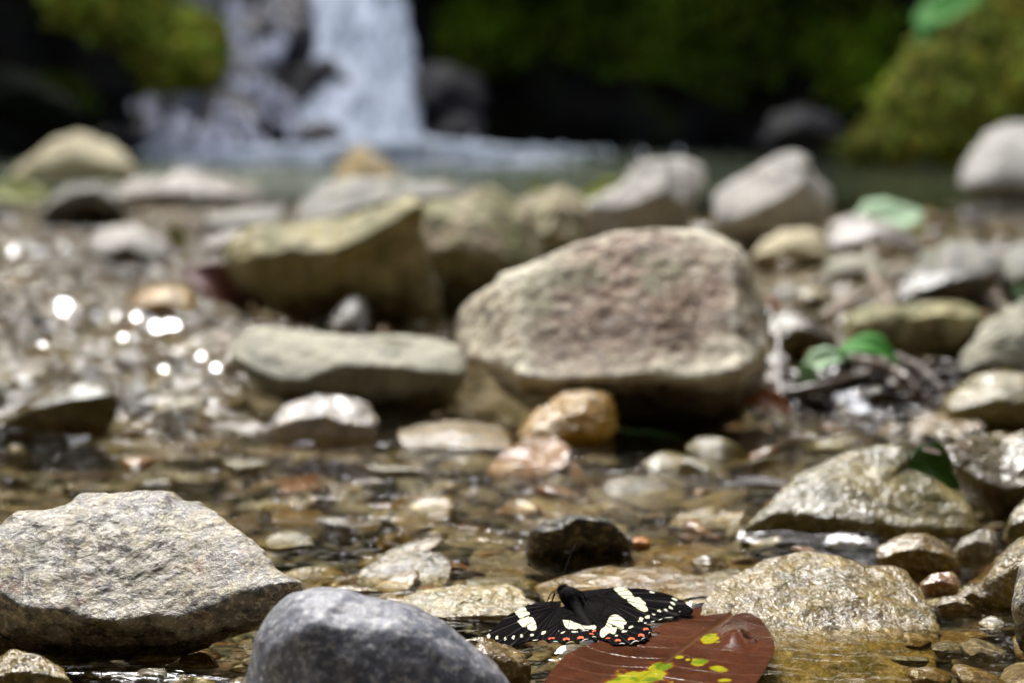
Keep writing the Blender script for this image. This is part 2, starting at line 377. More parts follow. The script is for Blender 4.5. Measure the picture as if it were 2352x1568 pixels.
def vor(sc_, feat='F1'):
    v = tg.n('ShaderNodeTexVoronoi', feature=feat); v.inputs['Scale'].default_value = sc_
    dp = tg.n('ShaderNodeMix', data_type='VECTOR'); dp.inputs[0].default_value = .02
    nn = tg.n('ShaderNodeTexNoise'); nn.inputs['Scale'].default_value = 30; tg.l(p, nn.inputs[0])
    tg.l(p, dp.inputs[4]); tg.l(nn.outputs['Color'], dp.inputs[5]); tg.l(dp.outputs[1], v.inputs['Vector']); return v
v1 = vor(42); v2 = vor(95)
def cellcol(v):
    s_ = tg.n('ShaderNodeSeparateColor'); tg.l(v.outputs['Color'], s_.inputs[0])
    r_ = tg.n('ShaderNodeValToRGB'); e = r_.color_ramp.elements
    e[0].color = (.09, .075, .04, 1); e[1].color = (.32, .26, .14, 1)
    for q, cc in ((.2, (.20, .15, .08, 1)), (.45, (.13, .13, .075, 1)), (.6, (.26, .18, .11, 1)), (.8, (.17, .11, .06, 1))):
        el = e.new(q); el.color = cc
    tg.l(s_.outputs[0], r_.inputs[0]); return r_.outputs[0]
cc = tg.mix(tg.ramp(tg.noise(p, 9, 3), .42, .58), cellcol(v1), cellcol(v2))
cc = tg.mix(tg.ramp(v1.outputs['Distance'], .35, .62, 0, .75), cc, (.03, .024, .013))
cc = tg.mix(tg.ramp(tg.noise(p, 5, 4), .4, .65, 0, .5), cc, (.20, .16, .085))
sp = tg.n('ShaderNodeSeparateXYZ'); tg.l(p, sp.inputs[0])
cc = tg.mix(tg.ramp(sp.outputs[1], 4.8, 7.0), cc, (.13, .15, .09))
cc = tg.mix(tg.ramp(sp.outputs[2], .12, .4), cc, (.035, .04, .018))
M['bed'] = tg.done(tg.bsdf(cc, .45, tg.bump(tg.math('ADD', tg.math('MULTIPLY', v1.outputs['Distance'], -1.0), tg.math('MULTIPLY', tg.noise(p, 150, 4), .4)), 1.0, .006)).outputs[0])
o = mesh('ground', np.stack([X, Y, bed_h(X, Y)], 1), F, M['bed']); tag(o, kind='structure')
o['label'] = 'brown pebbly stream bed rising into the gorge banks'

# water: one sheet with real ripples; stronger where the stream runs over stones
us = np.concatenate([np.linspace(-.9, -.33, 30), np.linspace(-.325, .325, 560), np.linspace(.33, .9, 30)])
rows = np.concatenate([np.linspace(-1.5, .55, 60)[:-1], fan_rows(.55, 1.9, 620), fan_rows(1.9, 11.5, 330)[1:]])
X, Y, F = fan_grid(rows, us)
P = np.stack([X, Y, 0 * X], -1); px, py = to_px(P)
ok = Y > .4
def zone(cx, cy, sx, sy, a): return a * np.exp(-((px - cx) / sx) ** 2 - ((py - cy) / sy) ** 2) * ok
turb = .32 + zone(200, 700, 480, 230, 1.6) + zone(450, 880, 350, 70, .5) + zone(1950, 960, 260, 45, .8) + zone(2000, 650, 300, 100, .7) \
    + zone(300, 1540, 380, 70, 1.0) + zone(1330, 1230, 300, 60, .55) + zone(900, 1140, 320, 80, .5) + zone(1500, 1080, 250, 40, .3) + zone(1640, 1370, 120, 40, .4) + zone(600, 430, 500, 60, .4)
turb = turb - zone(1650, 1100, 380, 90, .15) - zone(2050, 1500, 300, 90, .22)
turb = np.clip(turb * (1 + .8 * fbm(P, 3.2, 3, 44)), .05, 1.5)
Pw = P + np.stack([fbm(P, 9, 2, 61), fbm(P, 9, 2, 62), 0 * X], -1) * .03
Pw[:, 1] *= 1.3
hgt = .0016 * fbm(Pw, 26, 3, 31) + .0022 * fbm(Pw, 11, 2, 41) + .0007 * ridged(Pw, 60, 2, 51)
far = sstep(2.0, 7, Y)
hgt = hgt * turb * (1 + 2.5 * far) + (.019 * ridged(Pw * np.array([1, .8, 1]), 11, 2, 57) + .008 * ridged(Pw, 27, 2, 59)) * np.clip(turb - .36, 0, 1.1) * sstep(1.2, 1.9, Y) + far * .012 * fbm(P, 3.5, 3, 77)
RIDGES = [([(20, 1476), (80, 1484), (130, 1486), (190, 1498), (300, 1502), (379, 1492), (402, 1500)], .0048, .0085),
          ([(1706, 1238), (1800, 1240), (1900, 1240), (2000, 1250)], .0048, .0085), ([(1262, 1002), (1330, 997), (1395, 1004)], .0048, .0085),
          ([(2145, 1000), (2260, 1008)], .0048, .0085), ([(2070, 895), (2140, 905)], .0048, .0085), ([(1670, 960), (1760, 955)], .0048, .0085),
          ([(1590, 1396), (1660, 1392)], .0048, .0085), ([(1300, 1497), (1420, 1480), (1500, 1478)], .0048, .0085), ([(0, 968), (130, 985), (260, 975)], .0048, .0085)]
for pl, hh, wd in RIDGES:
    Q = np.array([g(a, b) for a, b in pl]); Q = resample(Q, 60, closed=False)
    sel = np.where((X > Q[:, 0].min() - .03) & (X < Q[:, 0].max() + .03) & (Y > Q[:, 1].min() - .04) & (Y < Q[:, 1].max() + .04))[0]
    if len(sel):
        d2 = np.min((X[sel, None] - Q[None, :, 0]) ** 2 + (Y[sel, None] - Q[None, :, 1]) ** 2, 1)
        hgt[sel] += hh * np.exp(-d2 / wd ** 2) * (1 + .25 * fbm(P[sel], 50, 2, 8))
turbid = sstep(4.6, 6.2, Y) * (.6 - .42 * sstep(1300, 1900, px))
foam = np.exp(-((Y - 9.3) / .75) ** 2) * sstep(310, 480, px) * sstep(1560, 950, px) * 1.15 + zone(700, 362, 420, 16, .7) + zone(60, 590, 120, 60, .32) + zone(300, 600, 200, 20, .3) + zone(150, 830, 260, 60, .22) + zone(330, 745, 330, 22, .36) + zone(120, 690, 160, 26, .22) + zone(1950, 955, 160, 22, .42) + zone(420, 440, 260, 20, .4) + zone(950, 890, 200, 14, .3)  # real foam under the fall; white zones in the rapids painted for glints
tw = NT('stream_water'); p = tw.pos()
bm1 = tw.noise(tw.mapping(p, (1, 1.4, 1)), 38, 2, .5, .8); bm2 = tw.noise(tw.mapping(p, (1, 1.3, 1)), 130, 2, .5, .3)
tq = tw.n('ShaderNodeAttribute', attribute_name='turb')
bmp = tw.bump(tw.math('MULTIPLY', tw.math('ADD', bm1, tw.math('MULTIPLY', bm2, .12)), tw.math('ADD', tq.outputs['Fac'], .10)), 1.0, .0085)
fr = tw.n('ShaderNodeFresnel'); fr.inputs['IOR'].default_value = 1.333; tw.l(bmp, fr.inputs['Normal'])
gl = tw.n('ShaderNodeBsdfGlossy'); gl.inputs['Roughness'].default_value = .03; tw.l(bmp, gl.inputs['Normal'])
tr = tw.n('ShaderNodeBsdfTransparent'); tr.inputs['Color'].default_value = (.93, .885, .74, 1)
td = tw.n('ShaderNodeBsdfDiffuse'); td.inputs['Color'].default_value = (.20, .23, .15, 1); ta = tw.n('ShaderNodeAttribute', attribute_name='turbid')
m0 = tw.n('ShaderNodeMixShader'); tw.l(ta.outputs['Fac'], m0.inputs[0]); tw.l(tr.outputs[0], m0.inputs[1]); tw.l(td.outputs[0], m0.inputs[2])
mx = tw.n('ShaderNodeMixShader'); tw.l(fr.outputs[0], mx.inputs[0]); tw.l(m0.outputs[0], mx.inputs[1]); tw.l(gl.outputs[0], mx.inputs[2])
at = tw.n('ShaderNodeAttribute', attribute_name='foam')
fm = tw.ramp(tw.math('ADD', at.outputs['Fac'], tw.math('MULTIPLY', tw.math('SUBTRACT', tw.noise(tw.mapping(p, (1, .6, 1)), 34, 5, .75), .5), 1.6)), .46, .56)
fd = tw.bsdf((.62, .64, .68), .6, tw.bump(tw.noise(p, 20, 4), 1, .03))
mx2 = tw.n('ShaderNodeMixShader'); tw.l(fm, mx2.inputs[0]); tw.l(mx.outputs[0], mx2.inputs[1]); tw.l(fd.outputs[0], mx2.inputs[2])
M['water'] = tw.done(mx2.outputs[0])
o = mesh('stream_water', np.stack([X, Y, hgt], 1), F, M['water'], attrs={'foam': foam, 'turbid': turbid, 'turb': turb}); tag(o, kind='structure')
o['label'] = 'clear rippling shallow stream water widening into the plunge pool'

# gorge wall all round, low above the fall, its unseen high sides and back added to shut out sky light
ctl = np.array([(0, 12.0), (1.8, 10.9), (3.0, 9.2), (4.2, 7.0), (5.0, 4.0), (5.2, 0.5), (4.2, -3.5), (0, -5.2), (-4.2, -3.5), (-5.2, .5), (-4.6, 4.0), (-3.6, 7.2), (-2.4, 9.4), (-1.7, 11.4)])
C = resample(ctl, 520, 14)
C = np.vstack([C, C[:1]])
nz = 110; zz = -.6 + np.linspace(0, 1, nz) ** 1.3 * 9.0
th = np.arctan2(C[:, 0], C[:, 1] - 3)                    # 0 = upstream
top = 2.1 + 4.4 * sstep(.9, 2.1, np.abs(th)) + 1.0 * sstep(.6, 1.3, th)
top = top - .9 * sstep(.42, .25, np.abs(th + .12))
P = np.zeros((nz, len(C), 3))
for i, z in enumerate(zz):
    zc = -.6 + (z + .6) / 9.0 * (top + .6)
    lean = 1 - .02 * np.clip(zc - .8, 0, 9) * (1 + 2.0 * sstep(.9, 1.9, np.abs(th)))
    P[i, :, 0] = C[:, 0] * lean; P[i, :, 1] = 3 + (C[:, 1] - 3) * lean; P[i, :, 2] = zc
nrm = np.stack([-C[:, 0], 3 - C[:, 1], 0 * C[:, 0]], -1); nrm /= np.linalg.norm(nrm, axis=1, keepdims=True)
Pn = P.copy(); Pn[:, -1] = Pn[:, 0]
d = .35 * ridged(P, .8, 4, 12) + .16 * fbm(P, 2.6, 4, 15) + .05 * fbm(P, 8, 3, 16)
d[:, -1] = d[:, 0]
P = P + nrm[None] * d[..., None]
idx = np.arange(nz * len(C)).reshape(nz, len(C))
F = np.stack([idx[:-1, :-1], idx[:-1, 1:], idx[1:, 1:], idx[1:, :-1]], -1).reshape(-1, 4)
# unseen hill added upstream to block low sky from the reflections
hx, hy = np.meshgrid(np.linspace(-16, 16, 120), np.linspace(11.5, 26, 60)); P3 = np.stack([hx, hy, 0 * hx], -1)
hz_ = .7 + 1.55 * (hy - 11.5) * (1 + .25 * fbm(P3, .3, 3, 2)) + .12 * hx ** 2 / 6 + .5 * ridged(P3, .9, 4, 8)
idx3 = np.arange(60 * 120).reshape(60, 120); F3_ = np.stack([idx3[:-1, :-1], idx3[:-1, 1:], idx3[1:, 1:], idx3[1:, :-1]], -1).reshape(-1, 4)
tc = NT('gorge_rock'); p = tc.pos()
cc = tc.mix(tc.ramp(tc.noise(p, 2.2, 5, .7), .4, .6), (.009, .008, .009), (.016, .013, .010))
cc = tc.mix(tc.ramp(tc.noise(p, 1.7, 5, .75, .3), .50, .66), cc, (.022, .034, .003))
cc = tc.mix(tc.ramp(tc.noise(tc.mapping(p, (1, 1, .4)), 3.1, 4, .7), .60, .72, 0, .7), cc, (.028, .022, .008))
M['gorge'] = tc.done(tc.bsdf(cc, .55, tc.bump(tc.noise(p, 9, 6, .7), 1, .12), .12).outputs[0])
P_CLIFF = P.copy()
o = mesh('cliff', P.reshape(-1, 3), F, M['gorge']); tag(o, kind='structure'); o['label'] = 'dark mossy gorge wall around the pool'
o = mesh('sky_block_hill', np.stack([hx, hy, hz_], -1).reshape(-1, 3), F3_, M['moss_dark']); tag(o, kind='structure'); o['label'] = 'unseen dark slope added above the waterfall to block sky'

# ================================================================== BACKGROUND: waterfall, cascade, moss
# plunging water: a thick uneven sheet with falling strands
def fall(name, label, left, right, y0, y1, Y, bulge, seed, n=90, m=160, slope=1.9):
    t = np.linspace(0, 1, m); yy = y0 + (y1 - y0) * t
    L = np.interp(yy, [q[1] for q in left], [q[0] for q in left]); Rr = np.interp(yy, [q[1] for q in right], [q[0] for q in right])
    a = np.linspace(0, 2 * np.pi, n, endpoint=False)
    px = (L + Rr)[:, None] / 2 + (Rr - L)[:, None] / 2 * np.cos(a)[None]
    Yv = Y - bulge * np.sin(a)[None] * np.where(np.sin(a) > 0, 1, .4)[None] - slope * t[:, None] ** .8 + 0 * px
    P = at_y(px, yy[:, None] + 0 * px, Yv)
    S = np.stack([P[..., 0] * 9, 0 * P[..., 0] + np.sin(a)[None] * .5, P[..., 2] * 1.2], -1)
    dd = .05 * fbm(S, 1, 4, seed) + .04 * fbm(S * 3, 1, 3, seed + 4)
    P[..., 1] += dd * 1.3; P[..., 0] += dd * .9
    idx = np.arange(m * n).reshape(m, n)
    F = np.stack([idx[:-1], np.roll(idx[:-1], -1, 1), np.roll(idx[1:], -1, 1), idx[1:]], -1).reshape(-1, 4)
    return P.reshape(-1, 3), F
t = NT('white_falling_water'); p = t.pos()
st = t.noise(t.mapping(p, (9, 3, .9)), 1, 5, .65, .3); st2 = t.noise(t.mapping(p, (30, 8, 2)), 1, 3, .6)
cc = t.mix(t.ramp(st, .36, .62), (.40, .48, .58), (.78, .83, .93)); cc = t.mix(t.ramp(st2, .5, .75, 0, .5), cc, (.80, .84, .92))
def watery(t, cc, b_, k):
    tl_ = t.n('ShaderNodeBsdfTranslucent'); t.l(cc, tl_.inputs[0]); mx_ = t.n('ShaderNodeMixShader'); mx_.inputs[0].default_value = k
    t.l(b_.outputs[0], mx_.inputs[1]); t.l(tl_.outputs[0], mx_.inputs[2]); return t.done(mx_.outputs[0])
M['fallwater'] = watery(t, cc, t.bsdf(cc, .45, t.bump(t.math('ADD', st, st2), .8, .04), .4), .4)
tp_ = t.n('ShaderNodeBsdfTransparent'); mt_ = t.n('ShaderNodeMixShader'); old = t.out.inputs['Surface'].links[0].from_socket
t.l(t.ramp(t.math('ADD', st, t.math('MULTIPLY', t.math('SUBTRACT', st2, .5), .6)), .52, .36, 0, .55), mt_.inputs[0]); t.l(old, mt_.inputs[1]); t.l(tp_.outputs[0], mt_.inputs[2]); t.done(mt_.outputs[0])
M['foam'] = watery(NT('pool_foam') if False else t, cc, t.bsdf(cc, .5), .3) if False else flat_mat('white_pool_foam', (.80, .85, .92), .6, 40, .6, .02, .15, .4, .3)
t = NT('white_cascade_water'); p = t.pos()
st = t.noise(t.mapping(p, (7, 7, 5)), 1, 4, .6, .3)
cc = t.mix(t.ramp(st, .35, .6), (.62, .62, .70), (.88, .89, .96))
M['cascade'] = watery(t, cc, t.bsdf(cc, .35, t.bump(t.noise(p, 30, 4), .8, .03), .5), .6)
V, F = fall('waterfall', '', [(712, -90), (720, 0), (722, 90), (714, 150), (716, 230), (722, 360)],
            [(918, -90), (926, 0), (938, 90), (944, 150), (950, 220), (962, 280), (968, 360)], -90, 360, 11.1, .18, 5)
o = mesh('waterfall', V, F, M['fallwater']); tag(o, 'white waterfall dropping into the plunge pool', kind='structure')
V, F = fall('x', '', [(722, 130), (712, 200), (690, 250), (700, 300), (716, 350)], [(760, 130), (790, 200), (800, 250), (800, 300), (790, 350)], 130, 350, 10.3, .08, 9, 50, 80, 1.2)
o = mesh('waterfall_veil', V, F, M['fallwater']); tag(o, 'thin side veil of the waterfall sliding over rock', kind='structure')

BG = [
 # name,label,category,outline,mat,Y,alpha,under,amp
 ('mossy_ledge', 'bright yellow green mossy ledge jutting over the black hollow', 'ledge', [(60, -140), (390, -140), (376, 0), (372, 60), (366, 150), (345, 190), (330, 90), (296, 78), (240, 70), (190, 40), (120, 10)], 'moss_bright', 8.6, 62, .5, .05, [(60, 10), (200, 40), (300, 60), (360, 100)]),
 ('mossy_boulder', 'green mossy boulder between the ledge and the cascade', 'boulder', [(352, 110), (390, 60), (440, 30), (500, 60), (505, 130), (470, 190), (420, 212), (365, 200)], 'moss_bright', 9.3, 45, .4, .08, None),
 ('grey_ledge_rock', 'bare grey rock face above the green mossy boulder', 'rock', [(360, -60), (500, -70), (505, 20), (480, 70), (420, 80), (375, 60)], 'darkgrey', 9.6, 60, .3, .05, None),
 ('mossy_slope', 'sunlit slope of hanging yellow green moss above the pool', 'moss slope', [(1930, 352), (1990, 290), (2040, 190), (2120, 90), (2210, 30), (2300, -60), (2700, -120), (2700, 360), (2352, 352), (2100, 352)], 'moss_slope', 8.2, 66, .2, .04, [(1930, 340), (2700, 340)]),
 ('moss_patch', 'dull green moss sheet low in the black hollow', 'moss', [(-80, 130), (60, 170), (160, 220), (200, 270), (120, 300), (-80, 250)], 'moss_dark', 8.9, 45, .1, .06, None),
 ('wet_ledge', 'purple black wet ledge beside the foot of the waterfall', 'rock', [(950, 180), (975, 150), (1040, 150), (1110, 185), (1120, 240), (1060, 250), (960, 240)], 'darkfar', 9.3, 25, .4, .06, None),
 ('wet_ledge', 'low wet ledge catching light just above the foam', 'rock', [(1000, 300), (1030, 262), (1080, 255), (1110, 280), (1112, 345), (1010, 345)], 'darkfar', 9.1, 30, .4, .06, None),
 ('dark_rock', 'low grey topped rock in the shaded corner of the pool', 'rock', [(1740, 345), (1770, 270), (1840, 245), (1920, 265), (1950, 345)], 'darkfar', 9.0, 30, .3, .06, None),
 ('dark_rock', 'small black rock beside the pale cream boulder', 'rock', [(200, 360), (230, 300), (300, 290), (345, 320), (350, 370)], 'darkfar', 8.6, 35, .3, .06, None),
]
M['darkgrey'] = rock_mat('dark_grey_face', (.16, .16, .16), (.10, .10, .10), (.2, .2, .19), 5, 30, .2, .4, .6, -3, bump=.8, bdist=.02)
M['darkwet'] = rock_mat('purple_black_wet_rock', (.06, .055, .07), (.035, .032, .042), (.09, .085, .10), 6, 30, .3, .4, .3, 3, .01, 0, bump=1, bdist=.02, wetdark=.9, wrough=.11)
M['moss_mid2'] = moss_mat('shaded_green_moss', (.075, .12, .004), (.03, .05, .003), 7)
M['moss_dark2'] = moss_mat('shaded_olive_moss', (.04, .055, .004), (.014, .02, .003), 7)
def yb_for(Y): return HORIZ + CAMH / Y * FPX
for nm, lb, ct, ol, mt, Y, al, un, am, rg in BG:
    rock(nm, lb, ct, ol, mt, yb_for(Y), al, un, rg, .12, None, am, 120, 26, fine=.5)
# cascade boulders stepping up beside the fall, and white water breaking over them
r = np.random.default_rng(5)
CASC = []
for i in range(34):
    v = r.uniform(0, 1); x = r.uniform(345 + 70 * v, 735); y = 345 - 370 * v + r.uniform(-20, 20)
    if x < 500 and y < 190: x = r.uniform(520, 715)
    CASC.append((x, y, 9.0 + 1.9 * (345 - y) / 350, r.uniform(40, 75)))
CASC.sort(key=lambda q: q[2])
KIND3 = ['rounded', 'blocky', 'low', 'upright', 'tilted', 'narrow', 'broad']
lvl = ['at the foot of the cascade', 'low in the cascade', 'halfway up the cascade', 'high in the cascade', 'at the top of the cascade']
cnt = {}
for i, (x, y, Y, sz) in enumerate(CASC):
    V, F = proto('c', i % 12, 4, .75)
    c = at_y(np.array(x), np.array(y), Y); s_ = sz / FPX * Y
    a = r.uniform(0, 6.28); Rm = np.array([[math.cos(a), -math.sin(a), 0], [math.sin(a), math.cos(a), 0], [0, 0, 1]])
    Vw = (V * s_) @ Rm.T + c; Vw = Vw + .05 * s_ * fbm(Vw, 9, 3, i)[:, None]
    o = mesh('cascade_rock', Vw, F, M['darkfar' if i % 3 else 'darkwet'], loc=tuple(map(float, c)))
    col = 'black' if i % 3 else 'purple black'
    tag(o, f"{KIND3[i % 7]} {col} wet rock {lvl[min(4, i * 5 // 34)]}{' against the falling water' if x > 640 else ' beside the green moss' if x < 480 else ''}", 'rock', 'wet rocks stepping up beside the waterfall')
parts = []
SPOT = [(560, 30, 60), (545, 90, 55), (590, 60, 45), (620, 20, 40), (640, 110, 40), (560, 150, 40), (610, 120, 35), (500, 30, 25), (520, 190, 35), (470, 215, 35),
        (540, 205, 45), (590, 170, 35), (440, 230, 25), (345, 240, 30), (350, 290, 40), (400, 270, 30), (520, 260, 40), (595, 250, 35), (560, 300, 40), (480, 300, 45),
        (400, 330, 45), (450, 345, 50), (350, 345, 40), (520, 330, 45), (590, 320, 25), (670, 300, 26), (620, 215, 30), (390, 235, 18), (1040, 175, 11), (1000, 165, 9), (1075, 190, 8),
        (1070, 290, 12), (1085, 315, 12), (620, 340, 30), (680, 345, 25), (530, 60, 40), (575, 205, 30), (620, 75, 30)]  # besides splashing water, small white lumps stand for glints on wet rock
SPOT += [(r.uniform(335, 690), r.uniform(225, 350), r.uniform(12, 30)) for _ in range(26)] + [(r.uniform(505, 690), r.uniform(0, 230), r.uniform(12, 28)) for _ in range(14)]
for x, y, s_ in SPOT:
    Y = 8.93 + 1.9 * (345 - min(y, 345)) / 350 - (.1 if x < 900 else -.15)
    for k in range(2):
        Vi, Fi = ICO[2]; q_ = s_ * r.uniform(.3, .5) / FPX * Y; c_ = at_y(np.array(x + r.normal() * s_ * .35), np.array(y + r.normal() * s_ * .3), Y - .06)
        parts.append((Vi * q_ * np.array([r.uniform(.6, 1), .5, r.uniform(.8, 1.4)]) * (1 + .5 * fbm(Vi + 9 * k + x, 1.6, 3, 6))[:, None] + c_, Fi))
    for k in range(4):
        L = s_ * r.uniform(.5, 1.3); x0 = x + r.normal() * s_ * .4; y0 = y - L * .6 + r.normal() * s_ * .25
        ps = [at_y(np.array(x0 + q * L * r.uniform(-.25, .25)), np.array(y0 + q * L * 1.1), Y - .12 * q) for q in np.linspace(0, 1, 7)]
        rd = s_ * r.uniform(.10, .24) / FPX * Y * np.sin(np.linspace(.35, 2.9, 7))
        parts.append(tube(spline(ps, 12), np.interp(np.linspace(0, 1, 12), np.linspace(0, 1, 7), rd), 7))
V, F = join(parts); V = V + .02 * np.stack([fbm(V, 14, 3, 70 + q) for q in range(3)], -1)
o = mesh('cascade_splash', V, F, M['cascade']); tag(o, 'white water and modelled glints over the cascade rocks', kind='stuff', cat='white water')
parts = []
for i in range(900):
    x = float(np.clip(860 + 260 * r.normal(), 330, 1560)); base = 344 - 22 * math.exp(-((x - 930) / 150) ** 2)
    y = base + abs(r.normal()) * 9 + (x < 500) * 6; Y = 8.55 + r.uniform(0, .7)
    rr_ = (15 * r.uniform(.5, 1.1)) / FPX * Y * (1 if x < 1100 else max(.25, 1 - (x - 1100) / 420))
    V, F = ICO[1]; parts.append((V * rr_ * np.array([1.5, 1, .75]) * r.uniform(.7, 1.2, 3) + at_y(np.array(x), np.array(y), Y), F))
V, F = join(parts); V = V + .02 * np.stack([fbm(V, 10, 3, 80 + q) for q in range(3)], -1)
o = mesh('pool_foam', V, F, M['foam']); tag(o, 'white foam boiling where the waterfall meets the pool', kind='stuff', cat='foam')

# ================================================================== LEAVES AND STICKS
def leafmesh(L, W, curl, seed, fold=.25, nL=26, nW=9):
    s = np.linspace(0, 1, nL)[:, None]; t = np.linspace(-1, 1, nW)[None]
    wd = W * .5 * np.sin(np.pi * s ** .8) ** .75 * (1 + .05 * np.sin(23 * s))
    X = (s - .5) * L + 0 * t; Yv = wd * t + .04 * L * np.sin(3 * s); Z = fold * np.abs(t) * wd + curl * L * (s - .5) ** 2 + .02 * L * np.sin(7 * s + 3 * t + seed)
    V = np.stack([X, Yv, Z], -1).reshape(-1, 3); idx = np.arange(nL * nW).reshape(nL, nW)
    F = np.stack([idx[:-1, :-1], idx[1:, :-1], idx[1:, 1:], idx[:-1, 1:]], -1).reshape(-1, 4)
    n = len(V); Vb = V - np.array([0, 0, .012 * W]); Fb = F[:, ::-1] + n
    edge = np.r_[idx[0, :], idx[1:, -1], idx[-1, -2::-1], idx[-2:0:-1, 0]]
    S = np.stack([edge, np.roll(edge, -1), np.roll(edge, -1) + n, edge + n], -1)
    return np.vstack([V, Vb]), np.vstack([F, Fb, S])
def rotm(rx, ry, rz):
    cx, sx, cy, sy, cz, sz = math.cos(rx), math.sin(rx), math.cos(ry), math.sin(ry), math.cos(rz), math.sin(rz)
    return np.array([[cz, -sz, 0], [sz, cz, 0], [0, 0, 1]]) @ np.array([[cy, 0, sy], [0, 1, 0], [-sy, 0, cy]]) @ np.array([[1, 0, 0], [0, cx, -sx], [0, sx, cx]])
def leaf(label, px, py, Y, Lpx, Wr, rot, mat, curl=.4, fold=.3, seed=1, group=None, name='fallen_leaf'):
    L = Lpx / FPX * Y; V, F = leafmesh(L, L * Wr, curl, seed, fold)
    c = at_y(np.array(float(px)), np.array(float(py)), Y); V = V @ rotm(*[R(q) for q in rot]).T + c
    o = mesh(name, V, F, M[mat] if isinstance(mat, str) else mat, loc=tuple(map(float, c))); return tag(o, label, 'leaf', group)
def Yg(px, py, z=0): return float(g(px, py, z)[1])
M['mint'] = flat_mat('pale_mint_leaf', (.33, .50, .27), .6, 100, var=.25, trans=.25)
M['yellowleaf'] = flat_mat('pale_yellow_leaf', (.66, .68, .26), .55, 100, var=.3, trans=.25)
M['rust'] = flat_mat('rust_brown_leaf', (.15, .055, .035), .35, 100, var=.5)
M['orangeleaf'] = flat_mat('orange_brown_leaf', (.42, .16, .06), .3, 100, var=.4)
M['leafspray'] = flat_mat('sunlit_green_leaf', (.045, .28, .006), .7, 60, trans=.4)
M['darkgreenleaf'] = flat_mat('dark_green_leaf', (.06, .15, .015), .22, 120, var=.6, trans=.15)
M['litter'] = flat_mat('purple_brown_leaf', (.03, .017, .012), .22, 150, var=.6)
M['litterlight'] = flat_mat('grey_brown_leaf', (.095, .065, .045), .3, 150, var=.5)
M['bark'] = flat_mat('wet_brown_bark', (.08, .052, .036), .35, 260, 1, .002, .6)
M['barklight'] = flat_mat('pale_brown_bark', (.27, .20, .13), .5, 220, 1, .002, .4)
leaf('pale mint green leaf lying over the lavender stone', 2045, 510, Yg(2045, 585) - .1, 165, .95, (24, -10, 10), 'mint', .25, .2)
leaf('small yellow leaf tip poking out under the mint leaf', 2110, 520, Yg(2045, 585) - .08, 45, .6, (50, 60, 10), 'yellowleaf', .2)
leaf('pale yellow green leaf glowing below the cream boulder', 45, 450, Yg(45, 500), 130, .5, (50, 6, 5), 'yellowleaf', .35, .3)
leaf('olive yellow leaf tip beside the glowing pale leaf', 125, 448, Yg(125, 480), 70, .5, (50, -6, 0), 'moss_bright', .3)
leaf('yellow green leaf stuck between the grey slabs', 405, 548, Yg(405, 600), 70, .6, (60, 60, 10), 'moss_bright', .3)
leaf('curled rust red leaf arching over a black hollow', 505, 665, Yg(505, 740), 190, .5, (55, 35, 0), 'rust', -.5, .4)
leaf('rust brown leaf end leaning on the olive boulder', 585, 690, Yg(585, 745), 75, .5, (50, 75, 0), 'rust', .4)
leaf('bright green leaf draped over the leaf litter', 2005, 800, Yg(2000, 925), 150, .6, (26, 14, -6), 'leafspray', -.8, .2)
leaf('pale sage leaf hanging beside the green leaf', 1900, 830, Yg(1900, 925), 140, .55, (26, -18, 8), 'mint', -.6, .3)
leaf('silvery green leaf standing in the wet litter', 1855, 870, Yg(1860, 930), 80, .6, (75, 60, 0), 'mint', .2, .3)
leaf('orange brown leaf curled at the side of the big boulder', 1765, 925, Yg(1765, 960), 120, .5, (40, 12, -14), 'orangeleaf', -.5, .4)
leaf('green leaf floating upright behind the rounded olive stone', 2150, 1085, Yg(2150, 1140), 150, .8, (62, 22, 0), 'darkgreenleaf', .25, .25)
leaf('pale tan leaf scrap on top of the dark green leaf', 2140, 1037, Yg(2150, 1140) - .02, 45, .4, (30, 12, 0), 'barklight', .2)
leaf('mint green leaf edge showing past the grey slab', 2350, 678, Yg(2340, 760), 60, .7, (60, 30, 0), 'mint', .2)
leaf('small orange leaf lying on the tan stone', 1778, 705, Yg(1778, 790), 60, .6, (35, 40, 0), 'orangeleaf', .2)
leaf('yellow green leaf resting behind the lichen covered boulder', 1395, 440, Yg(1395, 520), 120, .5, (30, -20, 0), 'moss_bright', .3)
leaf('small yellow leaf caught on the lichen covered boulder', 1235, 437, Yg(1235, 520), 60, .5, (40, 10, 0), 'moss_bright', .2)
leaf('bright green leaf spray on the shaded cliff', 2190, 22, 8.0, 190, .75, (28, -30, 0), 'leafspray', .3, .2)
leaf('short bright green leaf below the leaf spray', 2150, 62, 8.0, 110, .8, (28, -50, 0), 'leafspray', .3, .2)
leaf('dark brown sunken leaf behind the rounded olive stone', 1740, 1110, Yg(1740, 1110, .0), 190, .4, (8, 2, 12), 'litter', .1, .1)
leaf('thin dark green blade in the shadow under the boulder', 1500, 1000, Yg(1500, 1000), 150, .12, (20, 8, 6), 'darkgreenleaf', .1)
rr = np.random.default_rng(31)
ads = ['curled', 'flat', 'torn', 'shrivelled', 'folded', 'crumpled', 'narrow', 'broad']
wh = ['beside the big boulder', 'under the sage leaf', 'below the green leaf', 'by the mossy stone']
